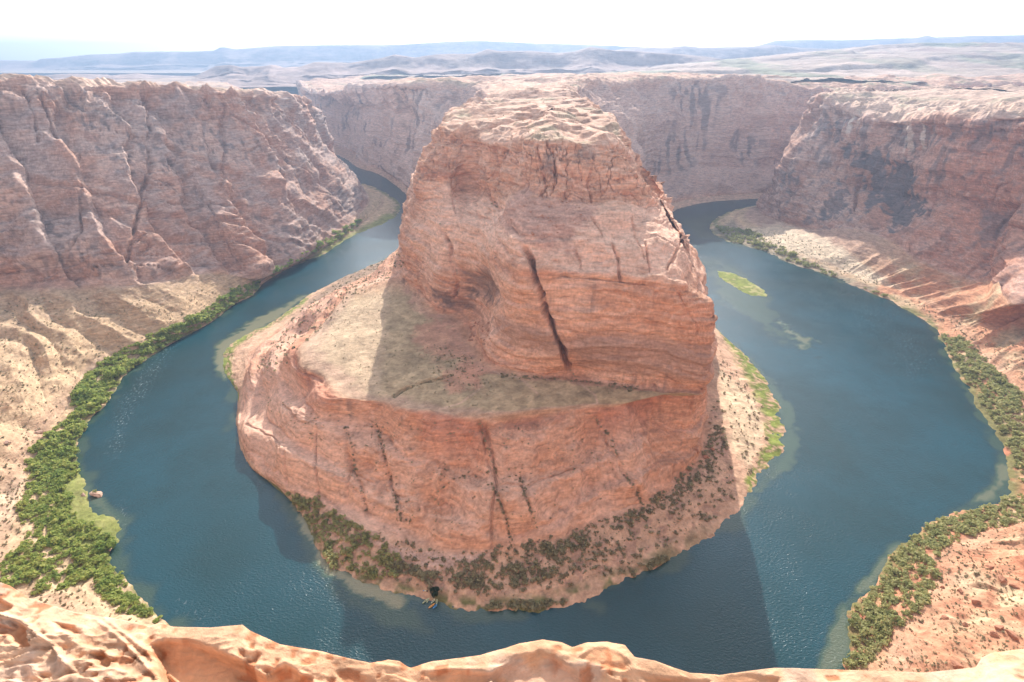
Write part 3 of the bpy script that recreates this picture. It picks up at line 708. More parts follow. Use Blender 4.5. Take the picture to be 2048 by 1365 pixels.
# fluted talus fans: ridges running down to the river, by station
sp = SI * 1.0
rph = (SI - 1.7 * (LV - 2) + 0.5 * fbm(base, 75, 3, 141)) * 1.05
rid = np.abs(rph % 1.0 - 0.5) * 2
fan = sm(1.6, 2.4, LV) * (1 - sm(2.7, 3.15, LV))
D += fan * leftw * sm(10.5, 12, SI) * ((1 - rid) ** 0.85 * (4 + 8 * noise(np.floor(rph) * 2.7 + 0.4, rph * 0, LV * 0, 147)) - 5 + (ridged(base, 26, 3, 148) - 0.45) * 5)
rid2 = ridged(np.stack([SI * 30, LV * 6, LV * 0], -1), 14, 3, 143)
D += fan * sm(35, 38, SI) * (1 - sm(42, 44, SI)) * (rid2 * 10 - 5)
D += (talus + bank * sm(1, 1.5, LV)) * (fbm(base, 22, 3, 151) * 1.8 + fbm(base, 4, 2, 152) * 0.4)
D += talus * sm(20, 22, SI) * (1 - sm(38, 39, SI)) * (ridged(base, 40, 4, 155, sz=0.6) * 8 - 4 + ledges(base[..., 2] + fbm(base, 20, 3, 156) * 4, 7, 157, 3.2) + (ridged(base, 7, 3, 158) - 0.45) * 1.6)
rimz = sm(4.3, 4.9, LV) * (1 - sm(5.3, 5.8, LV))
D += rimz * (ridged(base, 34, 4, 163) - 0.45) * 9
D += plat * (fbm(base, 80, 2, 161) * 4 + ridged(base, 30, 4, 162, sz=0.4) * 5 - 2.5) * sm(900, 400, np.abs(base[..., 1] - 900) * 0 + 0) if False else 0
rimz = sm(4.3, 4.9, LV) * (1 - sm(5.3, 5.8, LV))
D += rimz * (ridged(base, 34, 4, 163) - 0.45) * 9
D += plat * (fbm(base, 80, 2, 161) * 3 + ridged(base, 30, 4, 162, sz=0.4) * 4.5 - 2.5) * sm(60, 200, base[..., 1])
JT = fbm(base, 30, 3, 165); JT2 = fbm(base, 14, 3, 166)
def cut2(line, w, depth, w2=None):
    global D
    d, al = pdist(qx + JT * 8, qy + JT2 * 5, line)
    ww = (w + ((w2 if w2 is not None else w) - w) * al) * (0.7 + 0.7 * np.abs(JT2))
    D -= depth * (1 - sm(0.1, 1.0, d / ww)) * (0.7 + 0.6 * JT2) * wall * sm(0, 0.06, al) * sm(0, 0.1, 1 - al)
for ln, w, dp in (
 ([(45, 172), (72, 235), (80, 290)], 5, 7), ([(75, 175), (100, 240), (112, 290)], 6, 9), ([(290, 175), (298, 260), (300, 340), (272, 450), (248, 560)], 7, 12),
 ([(400, 178), (415, 215)], 9, 9), ([(150, 300), (165, 380), (160, 470), (85, 560)], 5, 7), ([(445, 180), (452, 290), (448, 400)], 6, 9),
 ([(505, 200), (530, 270), (560, 340)], 5, 7), ([(545, 195), (575, 260)], 4, 6), ([(590, 200), (620, 270)], 4, 6), ([(370, 330), (440, 470), (500, 560)], 5, 6),
 ([(1735, 270), (1725, 320), (1715, 380), (1712, 440)], 6, 8), ([(1795, 245), (1770, 300)], 4, 5), ([(1895, 290), (1880, 360), (1850, 450)], 5, 5),
 ([(2048, 310), (1960, 310), (1900, 300)], 4, 4), ([(2048, 350), (1980, 350), (1920, 340)], 3, 3)):
    cut2(ln, w, dp)
# bright leaning blade in the middle of the left wall
d, al_ = pdist(qx, qy, [(372, 330), (410, 400), (455, 480), (520, 550)])
D += wall * (1 - sm(0, 34, d)) * 12
# rock knob standing out at the right edge of the picture
D += soft(qx, qy, [(1985, 500), (2048, 430), (2120, 440), (2120, 600), (1990, 600)], 20) * rightw * 14
edge = sm(0.7, 1.2, LV)
G = base + n_s * (D * edge)[..., None]
G[..., 2] += bank * (fbm(base, 18, 4, 67) * 1.0 + fbm(base, 4, 2, 68) * 0.35) * sm(0.4, 1.0, LV) * (1 - 0.5 * sm(1.2, 1.6, LV))
# ---- colours
va = fbm(base, 60, 3, 181); vb = fbm(base, 12, 3, 182, sz=0.5); vc = fbm(base, 3, 2, 183)
C = np.zeros(G.shape, np.float32) + np.array([0.44, 0.26, 0.19])
C = mixc(C, np.array([0.52, 0.36, 0.29]), sm(-0.2, 0.6, va + vb * 0.5))
C = mixc(C, np.array([0.34, 0.17, 0.115]), sm(0.1, 0.8, strata(zs, 8, 185) - va * 0.4) * 0.6)
C = mixc(C, np.array([0.5, 0.21, 0.125]), rightw * wall * sm(1650, 2000, qx) * 0.6)
C = mixc(C, np.array([0.40, 0.32, 0.29]), leftw * wall * sm(-0.3, 0.4, fbm(base, 40, 3, 186)) * 0.6)
DK = np.array([0.14, 0.12, 0.12])
xb = base[..., 2] * 1.0 + 0.4 * base[..., 0] * (noise(base[..., 0] / 90, base[..., 1] / 90, base[..., 2] / 30, 289) * 2 - 1) + wd * 0.8
fine = noise(xb * 0 + 0.5, xb * 0, xb / 1.3, 290)
C = mixc(C, np.array([0.27, 0.15, 0.11]), sm(0.64, 0.86, fine) * wall * 0.5)
C = mixc(C, np.array([0.60, 0.45, 0.37]), sm(0.68, 0.9, 1 - fine) * wall * 0.45)
C = mixc(C, np.array([0.22, 0.16, 0.14]), sm(0.2, 0.6, fbm(base, 8, 3, 293)) * wall * 0.45)
st = noise(base[..., 0] / 5 + wd * 0.2, base[..., 1] / 5, base[..., 2] / 45, 187)
C = mixc(C, DK, wall * sm(0.55, 0.8, st) * sm(-0.1, 0.5, va) * 0.6)
j2 = vb * 26 + vc * 8
VN = fbm(np.stack([base[..., 0], base[..., 1], base[..., 2] * 0.6 + base[..., 0] * 0.2], -1), 16, 4, 294, gain=0.62)
for poly, a in (([(1690, 290), (1800, 300), (1850, 360), (1850, 440), (1800, 455), (1740, 420), (1720, 350)], 0.85), ([(1560, 340), (1600, 330), (1590, 400), (1560, 420)], 0.6),
                ([(1600, 430), (1640, 430), (1660, 460), (1600, 455)], 0.7), ([(1630, 240), (1720, 230), (1700, 275), (1620, 270)], 0.55), ([(1660, 360), (1700, 350), (1700, 430), (1650, 430)], 0.7),
                ([(1900, 240), (2048, 240), (2048, 310), (1900, 300)], 0.5), ([(1760, 225), (1870, 240), (1850, 290), (1780, 300)], 0.45), ([(1960, 420), (2048, 420), (2020, 480), (1950, 500)], 0.5)):
    C = mixc(C, DK, sm(0.42, 0.60, soft(qx, qy, poly, 34, j2 * 0.6) * 0.75 + 0.42 * VN) * a * wall * rightw)
for poly in ([(1695, 225), (1720, 225), (1712, 275), (1690, 270)], [(1800, 245), (1860, 250), (1840, 305), (1810, 310)]):
    C = mixc(C, np.array([0.62, 0.52, 0.44]), soft(qx, qy, poly, 8, j2 * 0.3) * 0.8 * rightw * sm(0.35, 0.5, noise(qx / 4, qx * 0, qy / 60, 189)))
C = mixc(C, np.array([0.52, 0.37, 0.28]), plat * 0.8)
C = mixc(C, np.array([0.3, 0.27, 0.18]), plat * sm(0.1, 0.7, fbm(base, 35, 3, 190)) * 0.5)
TAL = np.array([0.50, 0.35, 0.215])
t_ = talus + bank
C = C + (TAL * (1 + 0.15 * vb[..., None]) - C) * t_[..., None]
C = mixc(C, np.array([0.47, 0.225, 0.13]), t_ * sm(27, 29, SI) * (1 - sm(41, 44, SI)) * sm(-0.6, 0.1, fbm(base, 26, 4, 191)) * 0.9)
C = mixc(C, np.array([0.40, 0.16, 0.09]), t_ * sm(27, 29, SI) * (1 - sm(36, 38, SI)) * sm(0.1, 0.4, fbm(base * np.array([1, 1, 3.0]), 12, 4, 192)) * 0.8)
C = mixc(C, np.array([0.40, 0.25, 0.19]), talus * sm(41, 44, SI) * sm(2.2, 2.5, LV) * 0.8)
C = mixc(C, np.array([0.36, 0.26, 0.19]), talus * leftw * sm(2.4, 3.0, LV + vb * 0.3) * 0.5)
C = mixc(C, np.array([0.15, 0.15, 0.055]), bank * sm(0.0, 0.5, 1.6 - LV) * sm(-0.5, 0.2, vb) * 0.9)
C = mixc(C, np.array([0.20, 0.22, 0.06]), soft(qx, qy, [(165, 935), (245, 1050), (235, 1120), (130, 1100), (110, 1000), (130, 940)], 12, vb * 10) * bank * 0.85)
C = mixc(C, np.array([0.24, 0.25, 0.08]), soft(qx, qy, [(600, 525), (700, 468), (780, 425), (795, 440), (700, 482), (620, 525)], 4, vb * 3) * 0.8)
C = mixc(C, np.array([0.24, 0.20, 0.15]), soft(qx, qy, [(1420, 460), (1490, 430), (1510, 470), (1620, 520), (1760, 580), (1700, 590), (1500, 510)], 5, vb * 4) * bank * 0.7)
C = mixc(C, np.array([0.62, 0.50, 0.36]), soft(qx, qy, [(1490, 458), (1560, 448), (1660, 480), (1800, 575), (1740, 565), (1600, 510), (1500, 480)], 8, vb * 5) * 0.85)
C = np.clip(C * 1.12 * (1 + 0.10 * fbm(base, 1.6, 1, 197)[..., None]), 0.02, 0.9)
OUT_G, OUT_LV, OUT_SI, OUT_Q = G, LV, SI, (qx, qy)
r_f = sum(OR[:3])
cA, cB = int(np.searchsorted(sid, 18.0)), int(np.searchsorted(sid, 38.0))
struct(grid_mesh("left_river_slope", G, M_ROCK, C, 0, r_f + 1, 0, cA + 1))
struct(grid_mesh("left_canyon_wall", G, M_ROCK, C, r_f, None, 0, cA + 1))
struct(grid_mesh("near_river_slope", G, M_ROCK, C, 0, r_f + 1, cA, cB + 1))
struct(grid_mesh("near_canyon_wall", G, M_ROCK, C, r_f, None, cA, cB + 1))
struct(grid_mesh("right_river_slope", G, M_ROCK, C, 0, r_f + 1, cB, None))
struct(grid_mesh("right_canyon_wall", G, M_ROCK, C, r_f, None, cB, None))
print("outer", G.shape, time.time() - T0)
# ------------------------------------------------------------------ plateau and far land
def far_sheet(name, xs, ys, zf, seed, colf, mat):
    X, Y = np.meshgrid(xs, ys)
    P = np.stack([X, Y, X * 0], -1)
    Z = zf(X, Y, P)
    Gf = np.stack([X, Y, Z], -1)
    return struct(grid_mesh(name, Gf, mat, colf(X, Y, Z, P)))

ys = 1480 * (6.0 ** (np.linspace(0, 1, 330)))
us = np.linspace(-1.35, 1.35, 520)
U, V = np.meshgrid(us, ys)
X = U * V; Y = V
P = np.stack([X, Y, X * 0], -1)
Zp = 255 + 10 * fbm(P, 700, 3, 201) + ridged(P, 120, 4, 202) * 9 - 4 + fbm(P, 30, 2, 203) * 1.5
a_ = X / Y
rise = sm(0.17, 0.75, a_) * sm(1700, 3400, Y)                         # broad swell on the right
Zp += rise * 105 - 12 * (1 - sm(0.17, 0.4, a_)) * sm(1800, 3000, Y)
Zp += sm(0.1, 0.3, a_) * 14 * (sm(2300, 2360, Y + 300 * fbm(P, 500, 2, 204)) + sm(2900, 2950, Y + 400 * fbm(P, 500, 2, 205)))
Zp -= sm(-0.22, -0.42, a_) * 90 * sm(1500, 2100, Y)                   # broken low country at the left
Zp -= sm(4200, 9000, Y) * 130 * sm(0.9, 0.3, a_) if False else 0
Zp = Zp - 30 * sm(1560, 1480, Y)
Cp = np.zeros(X.shape + (3,), np.float32) + np.array([0.42, 0.31, 0.24])
vb = fbm(P, 160, 4, 211)
Cp = mixc(Cp, np.array([0.50, 0.37, 0.30]), sm(0, 0.5, ridged(P, 120, 4, 202) - 0.3))
Cp = mixc(Cp, np.array([0.22, 0.23, 0.13]), sm(0.0, 0.4, fbm(np.stack([X, Y * 0.35, X * 0], -1), 260, 3, 212) + 0.15) * 0.75)
Cp = mixc(Cp, np.array([0.34, 0.21, 0.17]), rise * sm(0.1, 0.5, vb) * 0.8)
xl = np.interp(Y, [1480, 1700, 2050, 2350, 2600, 3000, 3001], [120, 190, 130, -70, -470, -760, -1e6])
yr = np.interp(X, [0, 700, 800, 1275, 2175, 3500], [0, 1500, 1560, 1640, 1890, 2250])
land = ((X > xl) & ((Y > yr) | (X < 300))) | (Y > 2620)
Pl = np.stack([X, Y, Zp], -1)
struct(grid_mesh("desert_plateau", Pl, M_FAR, Cp, keep=land))
# broken land behind the left rim
U2, Y2 = np.meshgrid(np.linspace(-3.2, -0.5, 260), 650 * (5.2 ** np.linspace(0, 1, 200)))
X2 = U2 * Y2
xo = np.interp(Y2, [650, 780, 1020, 1100, 1180, 1300, 1500, 2000, 2600, 3400], [-900, -880, -740, -780, -800, -850, -1040, -1440, -1500, -1100])
P2 = np.stack([X2, Y2, X2 * 0], -1)
Z2 = 262 - 45 * sm(1000, 3000, Y2) + ridged(P2, 110, 4, 222) * 9 - 5 + fbm(P2, 500, 2, 223) * 6 - 12 * sm(-150, 0, X2 - xo)
C2 = np.zeros(X2.shape + (3,), np.float32) + np.array([0.42, 0.31, 0.24])
C2 = mixc(C2, np.array([0.5, 0.37, 0.3]), sm(0, 0.5, ridged(P2, 110, 4, 222) - 0.3))
struct(grid_mesh("desert_plateau", np.stack([X2, Y2, Z2], -1), M_FAR, C2, keep=X2 < xo))

def ridge(name, line, dist, base_z, depth, tint, seed, rough=10, steep=0.4, nx=420):
    """a long hill or mesa: skyline given in photo pixels at a distance, with a foot in front, a top and a back"""
    L = np.array(line, float)
    px = np.linspace(L[0, 0], L[-1, 0], nx)
    py = np.interp(px, L[:, 0], L[:, 1])
    rows = []
    X = px - 1024; Yp = 682.5 - py
    dn, fw = FOC * sP - Yp * cP, FOC * cP + Yp * sP
    k = dist / fw
    sx, sy, sz = X * k, fw * k, CAM_Z - dn * k
    tt = np.concatenate([np.linspace(-1, 0, 40), np.linspace(0.06, 1, 14)])
    for t in tt:
        if t <= 0:
            f = (1 + t)
            h = base_z + (sz - base_z) * (0.45 * sm(0, 0.6, f) + 0.55 * sm(0.62, 0.95, f)) if steep else base_z + (sz - base_z) * f
            rows.append(np.stack([sx * (1 + t * depth / dist), sy + t * depth, h + 0 * sx], -1))
        else:
            rows.append(np.stack([sx * (1 + t * depth / dist), sy + t * depth * 1.5, sz + (base_z - sz) * t * t], -1))
    Gr = np.array(rows)
    f = np.repeat(np.clip(1 - np.abs(tt), 0, 1)[:, None], nx, 1)
    dd = ridged(Gr * np.array([1, 1, 0.4]), depth * 0.5, 4, seed) - 0.5
    Gr[..., 1] -= dd * depth * 0.35 * np.sin(np.clip(f, 0, 1) * math.pi)
    Gr[..., 2] += fbm(Gr, depth * 0.25, 4, seed + 9) * rough * (0.2 + 0.8 * np.sin(np.clip(f, 0, 1) * math.pi))
    Cr = np.zeros(Gr.shape, np.float32) + np.array(tint)
    Cr *= (1 + 0.25 * fbm(Gr, depth * 0.2, 3, seed + 5, sz=0.3))[..., None]
    return struct(grid_mesh(name, Gr, M_FAR, Cr))

ridge("hills", [(-500, 170), (-300, 165), (0, 168), (40, 158), (110, 151), (150, 150), (190, 157), (230, 151), (265, 155), (300, 162), (380, 156), (400, 148), (430, 133), (455, 131), (480, 136), (520, 134), (545, 131), (560, 137), (600, 134), (630, 124), (650, 125), (700, 126), (760, 118), (790, 110), (830, 116), (870, 110), (950, 107), (975, 98), (1000, 102), (1060, 102), (1120, 106), (1150, 104), (1180, 96), (1230, 102), (1290, 103), (1400, 112), (1500, 125)],
      3400, 200, 800, (0.36, 0.25, 0.21), 301, 14, nx=560)
ridge("hills", [(1050, 118), (1130, 112), (1180, 98), (1220, 103), (1270, 94), (1320, 96), (1365, 93), (1400, 96), (1500, 94), (1540, 90), (1600, 96), (1700, 100), (2300, 100)],
      5000, 210, 1000, (0.38, 0.27, 0.23), 321, 12, nx=420)
ridge("mesa", [(-600, 116), (-200, 119), (0, 121), (75, 122), (85, 118), (135, 115), (180, 110), (240, 108), (270, 104), (380, 104), (430, 101), (440, 95), (450, 95), (470, 99), (560, 92), (640, 91), (800, 90), (900, 84), (960, 82), (1050, 86), (1180, 90), (1290, 95), (1400, 98), (1600, 104)],
      7600, 150, 1300, (0.42, 0.29, 0.24), 341, 8, nx=460)
ridge("mesa", [(1480, 100), (1515, 92), (1550, 82), (1620, 80), (1680, 81), (1740, 79), (1830, 77), (1850, 72), (1875, 76), (1940, 73), (2048, 71), (2400, 74), (2700, 80)],
      7200, 170, 1300, (0.42, 0.29, 0.24), 361, 8, nx=360)
# far low ground under everything, out to the horizon
Gf = np.array([[[-30000, -3000, 60], [30000, -3000, 60]], [[-30000, 30000, 60], [30000, 30000, 60]]], float)
xs = np.linspace(-14000, 14000, 60); yy = np.linspace(5000, 11000, 40)
X, Y = np.meshgrid(xs, yy)
struct(grid_mesh("desert_ground", np.stack([X, Y, X * 0 + 215 + 0 * Y], -1), M_FAR, np.zeros(X.shape + (3,), np.float32) + np.array([0.44, 0.34, 0.27])))
print("far", time.time() - T0)

# ------------------------------------------------------------------ river
def world_line(pts): return np.array([PX(a, b, z=0)[:2] for a, b in pts])
wx = np.arange(-720, 760, 3.2); wy = np.concatenate([np.arange(90, 700, 2.6), np.arange(700, 1300, 5), np.arange(1300, 2700, 14)])
X, Y = np.meshgrid(wx, wy)
Gw = np.stack([X, Y, X * 0], -1)
qx, qy = project(Gw)
vb = fbm(Gw, 18, 4, 401); vc = fbm(Gw, 5, 3, 402)
# shallows: distance to the water's edge of both banks
pw = np.array([s[0][:2] for s in PEN]); ow = np.array([s[0][:2] for s in OUT])
dp, _ = pdist(X, Y, pw); do, _ = pdist(X, Y, ow)
sh = np.maximum((1 - sm(0, 9, dp + vb * 9)) * 0.30, (1 - sm(0, 9, do + vb * 8)) * 0.34)
def shoal(poly, a, w=10, j=14):
    global sh
    sh = np.maximum(sh, soft(qx, qy, poly, w, vb * j + vc * 4) * a)
shoal([(575, 1000), (600, 1000), (640, 1070), (680, 1130), (740, 1160), (820, 1195), (800, 1215), (700, 1190), (640, 1140), (600, 1070)], 0.8, 10)
shoal([(600, 1050), (690, 1180), (830, 1220), (860, 1260), (760, 1260), (660, 1190), (600, 1110)], 0.35, 20)
shoal([(1400, 520), (1470, 530), (1545, 590), (1560, 650), (1620, 690), (1560, 680), (1500, 640), (1440, 600)], 0.35, 14)
shoal([(1540, 640), (1560, 640), (1620, 680), (1640, 705), (1600, 690)], 0.6, 6)
shoal([(1500, 725), (1560, 780), (1600, 860), (1600, 920), (1560, 960), (1510, 985), (1560, 900), (1560, 830)], 0.45, 9)
shoal([(2000, 900), (2025, 940), (2015, 985), (1950, 1010), (1930, 1010), (1985, 960)], 0.6, 10)
shoal([(1800, 1090), (1760, 1160), (1715, 1190), (1690, 1210), (1740, 1150), (1780, 1090)], 0.55, 8)
shoal([(1690, 1220), (1710, 1290), (1670, 1345), (1630, 1345), (1660, 1270)], 0.55, 9)
shoal([(150, 930), (200, 990), (260, 1040), (240, 1080), (180, 1010), (150, 960)], 0.5, 10)
shoal([(430, 690), (560, 610), (620, 588), (560, 640), (470, 700), (450, 760), (430, 740)], 0.7, 7, 6)
shoal([(1360, 440), (1440, 425), (1410, 460), (1440, 480), (1400, 480)], 0.4, 6, 5)
# riffles: broken white water in streaks
foam = np.zeros(X.shape)
fl = noise(X / 1.6, Y / 3.4, X * 0, 411) * 0.6 + noise(X / 4, Y / 9, X * 0, 412) * 0.4
for ln, w, a in (([(330, 700), (290, 760), (250, 830), (225, 900)], 26, 1.0), ([(420, 640), (380, 672), (330, 705)], 12, 0.7), ([(240, 1010), (250, 1060)], 14, 0.4), ([(540, 560), (600, 540), (660, 510)], 14, 0.5),
                 ([(1700, 600), (1780, 650), (1830, 720)], 60, 0.35), ([(360, 1210), (420, 1240)], 30, 0.3), ([(1560, 640), (1600, 670)], 10, 0.4)):
    d, _ = pdist(qx, qy, ln)
    foam = np.maximum(foam, (1 - sm(0, w, d + vb * 6)) * a)
foam = foam * (0.4 + 0.6 * sm(0.35, 0.7, fl))
mw, n, l, b = mat_new("river_water")
at = n.new("ShaderNodeAttribute"); at.attribute_name = "shallow"
af = n.new("ShaderNodeAttribute"); af.attribute_name = "foam"
geo = n.new("ShaderNodeNewGeometry")
t1 = n.new("ShaderNodeTexNoise"); t1.inputs['Scale'].default_value = 0.009; t1.inputs['Detail'].default_value = 4
l.new(geo.outputs['Position'], t1.inputs['Vector'])
r1 = n.new("ShaderNodeValToRGB")
r1.color_ramp.elements[0].position = 0.35; r1.color_ramp.elements[0].color = (0.0025, 0.036, 0.042, 1)
r1.color_ramp.elements[1].position = 0.65; r1.color_ramp.elements[1].color = (0.003, 0.056, 0.078, 1)
l.new(t1.outputs[0], r1.inputs[0])
r2 = n.new("ShaderNodeValToRGB")
r2.color_ramp.elements[0].color = (0.003, 0.03, 0.04, 1); r2.color_ramp.elements[1].color = (0.34, 0.30, 0.17, 1)
e = r2.color_ramp.elements.new(0.45); e.color = (0.045, 0.085, 0.06, 1)
l.new(at.outputs['Fac'], r2.inputs[0])
mx = n.new("ShaderNodeMix"); mx.data_type = 'RGBA'
mrr = n.new("ShaderNodeMapRange"); mrr.inputs['From Max'].default_value = 0.3
l.new(at.outputs['Fac'], mrr.inputs['Value']); l.new(mrr.outputs[0], mx.inputs['Factor'])
l.new(r1.outputs[0], mx.inputs[6]); l.new(r2.outputs[0], mx.inputs[7])
mf = n.new("ShaderNodeMix"); mf.data_type = 'RGBA'
fn = n.new("ShaderNodeTexNoise"); fn.inputs['Scale'].default_value = 0.45; fn.inputs['Detail'].default_value = 5; fn.inputs['Roughness'].default_value = 0.7
fm = n.new("ShaderNodeMapping"); fm.inputs['Scale'].default_value = (1.6, 0.7, 1); fm.inputs['Rotation'].default_value = (0, 0, R(-20))
l.new(geo.outputs['Position'], fm.inputs['Vector']); l.new(fm.outputs[0], fn.inputs['Vector'])
fr = n.new("ShaderNodeMapRange"); fr.inputs['From Min'].default_value = 0.56; fr.inputs['From Max'].default_value = 0.68
l.new(fn.outputs[0], fr.inputs['Value'])
fmul = n.new("ShaderNodeMath"); fmul.operation = 'MULTIPLY'
l.new(fr.outputs[0], fmul.inputs[0]); l.new(af.outputs['Fac'], fmul.inputs[1])
l.new(fmul.outputs[0], mf.inputs['Factor']); l.new(mx.outputs[2], mf.inputs[6]); mf.inputs[7].default_value = (0.55, 0.6, 0.6, 1)
l.new(mf.outputs[2], b.inputs['Base Color'])
b.inputs['Roughness'].default_value = 0.24
b.inputs['IOR'].default_value = 1.5
w1 = n.new("ShaderNodeTexNoise"); w1.inputs['Scale'].default_value = 0.5; w1.inputs['Detail'].default_value = 3; w1.inputs['Roughness'].default_value = 0.62
w1.inputs['Distortion'].default_value = 0.4
mp = n.new("ShaderNodeMapping"); mp.inputs['Rotation'].default_value = (0, 0, R(25)); mp.inputs['Scale'].default_value = (1.0, 1.8, 1)
l.new(geo.outputs['Position'], mp.inputs['Vector']); l.new(mp.outputs[0], w1.inputs['Vector'])
w2 = n.new("ShaderNodeTexNoise"); w2.inputs['Scale'].default_value = 0.03; w2.inputs['Detail'].default_value = 3
l.new(geo.outputs['Position'], w2.inputs['Vector'])
ms = n.new("ShaderNodeMapRange"); ms.inputs['From Min'].default_value = 0.3; ms.inputs['From Max'].default_value = 0.7; ms.inputs['To Min'].default_value = 0.4; ms.inputs['To Max'].default_value = 0.75
l.new(w2.outputs[0], ms.inputs['Value'])
bp = n.new("ShaderNodeBump"); bp.inputs['Distance'].default_value = 0.55
l.new(ms.outputs[0], bp.inputs['Strength']); l.new(w1.outputs[0], bp.inputs['Height']); l.new(bp.outputs[0], b.inputs['Normal'])
river = struct(grid_mesh("river", Gw, mw, None, extra={"shallow": sh, "foam": foam}))
X2 = np.array([[-2500, 2500], [-2500, 2500]], float)
print("river", time.time() - T0)
# ------------------------------------------------------------------ foreground sandstone lip under the camera
LIP = [(-700, 1000), (-300, 1080), (-80, 1140), (0, 1165), (20, 1172), (60, 1198), (150, 1226), (250, 1242), (300, 1254), (320, 1246), (345, 1254), (420, 1256), (485, 1250), (500, 1262), (560, 1289), (640, 1302), (740, 1325), (775, 1318), (800, 1322), (820, 1336), (860, 1324), (960, 1311), (1040, 1286), (1085, 1279), (1125, 1285), (1145, 1294), (1175, 1285), (1215, 1283), (1250, 1290), (1270, 1315), (1310, 1322), (1380, 1346), (1440, 1350), (1550, 1336), (1700, 1341), (1850, 1346), (1950, 1336), (1965, 1315), (1985, 1305), (2048, 1298), (2400, 1260), (2800, 1200)]
lp = np.array(LIP, float)
px = np.linspace(-700, 2800, 760); py = np.interp(px, lp[:, 0], lp[:, 1])
zl = 298.25 + 0.06 * np.sin(px / 300.0)
Xp, Yp = px - 1024, 682.5 - py
dn, fw = FOC * sP - Yp * cP, FOC * cP + Yp * sP
k = (CAM_Z - zl) / dn
lx, ly = Xp * k, fw * k
tl = np.concatenate([np.linspace(0, 0.72, 24, endpoint=False), np.linspace(0.72, 1, 250), 1 + np.linspace(0.01, 1, 44) ** 1.3])
rows = []
for t in tl:
    if t <= 1:                                  # from behind the feet to the lip
        y = -1.5 + (ly + 1.5) * t
        rows.append(np.stack([lx * (0.55 + 0.45 * t), y, zl + 0.03 - 0.03 * t ** 6], -1))
    else:                                       # over the edge and down the face
        q = t - 1
        rows.append(np.stack([lx * (1 + 0.02 * q), ly + 0.15 * np.sin(q * 3.1) - q * 1.0, zl - 0.02 - 0.5 * q - 2.2 * q * q], -1))
Gl = np.array(rows)
TT = np.repeat(tl[:, None], 760, 1)
keep = sm(0.0, 0.05, np.abs(TT - 1)) * 0.85 + 0.15     # the skyline of the lip keeps its drawn outline
fx, fy = project(Gl)
fx = np.where(TT > 0.3, fx, -9999)
Gs = Gl * 1.0
wz = fbm(Gs, 0.25, 3, 501)
warp = np.stack([Gs[..., 0] * 1.0 + 0.08 * wz, Gs[..., 1] * 1.8 + 0.8 * Gs[..., 0] * (0.4 + 0 * wz) + 0.05 * wz, Gs[..., 2] * 0], -1)
rg = ridged(warp, 0.30, 4, 503)
hh = (rg - 0.45) * (0.017 + 0.018 * sm(300, 700, fx)) + fbm(warp, 0.5, 2, 504) * 0.045 + (ridged(Gs * 1.0, 0.07, 3, 505) - 0.45) * 0.022 + fbm(Gs, 0.03, 3, 515) * 0.007
t_ = (warp[..., 1] + 0.12 * wz) / 0.085
ft = t_ - np.floor(t_)
hh += (ft ** 2 - 0.3) * (1 - sm(0.90, 1.0, ft)) * 0.018 * sm(-0.1, 0.5, fbm(Gs, 0.35, 2, 516))
lam = (Gs[..., 1] * 0.8 + Gs[..., 0] * 0.45 + 0.04 * wz + 0.02 * fbm(Gs, 0.09, 2, 521)) / 0.016
lf = lam - np.floor(lam)
hh += (lf - 0.5) * (1 - sm(0.8, 1.0, lf)) * 0.0045 * sm(-0.4, 0.4, fbm(Gs, 0.22, 2, 522))
pit = sm(0.64, 0.80, noise(Gs[..., 0] * 42, Gs[..., 1] * 42, Gs[..., 2] * 0, 507)) * sm(0.45, 0.62, noise(Gs[..., 0] * 4, Gs[..., 1] * 4, Gs[..., 2] * 0, 518))
hh -= pit * 0.010
SC = [([(300, 1288), (330, 1279), (370, 1284), (420, 1300), (480, 1322), (520, 1345), (545, 1372), (560, 1450), (340, 1450), (318, 1340)], 0.07),
      ([(480, 1378), (530, 1345), (568, 1324), (590, 1337), (600, 1350), (620, 1360), (640, 1450), (480, 1450)], 0.07),
      ([(672, 1340), (700, 1343), (740, 1355), (765, 1378), (700, 1380)], 0.05), ([(28, 1250), (52, 1258), (72, 1296), (50, 1299), (34, 1275)], 0.015),
      ([(0, 1252), (26, 1260), (22, 1268), (-30, 1268), (-40, 1255)], 0.02), ([(-30, 1203), (0, 1205), (22, 1216), (0, 1223), (-40, 1225)], 0.02),
      ([(110, 1245), (150, 1248), (172, 1272), (150, 1275), (120, 1262)], 0.012), ([(185, 1310), (212, 1306), (232, 1324), (222, 1338), (198, 1334)], 0.012),
      ([(1165, 1315), (1190, 1299), (1215, 1296), (1245, 1309), (1263, 1325), (1252, 1341), (1210, 1326)], 0.025),
      ([(1035, 1318), (1080, 1306), (1110, 1320), (1150, 1345), (1180, 1370), (1050, 1400), (985, 1352)], 0.05),
      ([(1280, 1345), (1340, 1350), (1420, 1362), (1400, 1400), (1300, 1370)], 0.05), ([(860, 1350), (920, 1345), (980, 1352), (960, 1372), (870, 1372)], 0.04),
      ([(1450, 1358), (1500, 1352), (1560, 1356), (1560, 1400), (1450, 1400)], 0.04)]
scm = np.zeros(TT.shape)
for poly, dp_ in SC:
    m_ = soft(fx, fy, poly, 4.5, wz * 7)
    scm = np.maximum(scm, m_)
    hh = hh * (1 - 0.75 * m_) - dp_ * m_
for ln_, a_ in (([(190, 1236), (240, 1275), (290, 1325), (345, 1385)], 0.02), ([(205, 1234), (262, 1276), (312, 1320), (370, 1380)], 0.016), ([(0, 1232), (60, 1250), (110, 1290), (150, 1340)], 0.02), ([(560, 1290), (700, 1322), (850, 1345), (1000, 1340), (1080, 1312)], 0.012)):
    d_, _a = pdist(fx + wz * 10, fy + wz * 8, ln_)
    hh = hh + a_ * (1 - sm(0, 7, d_))
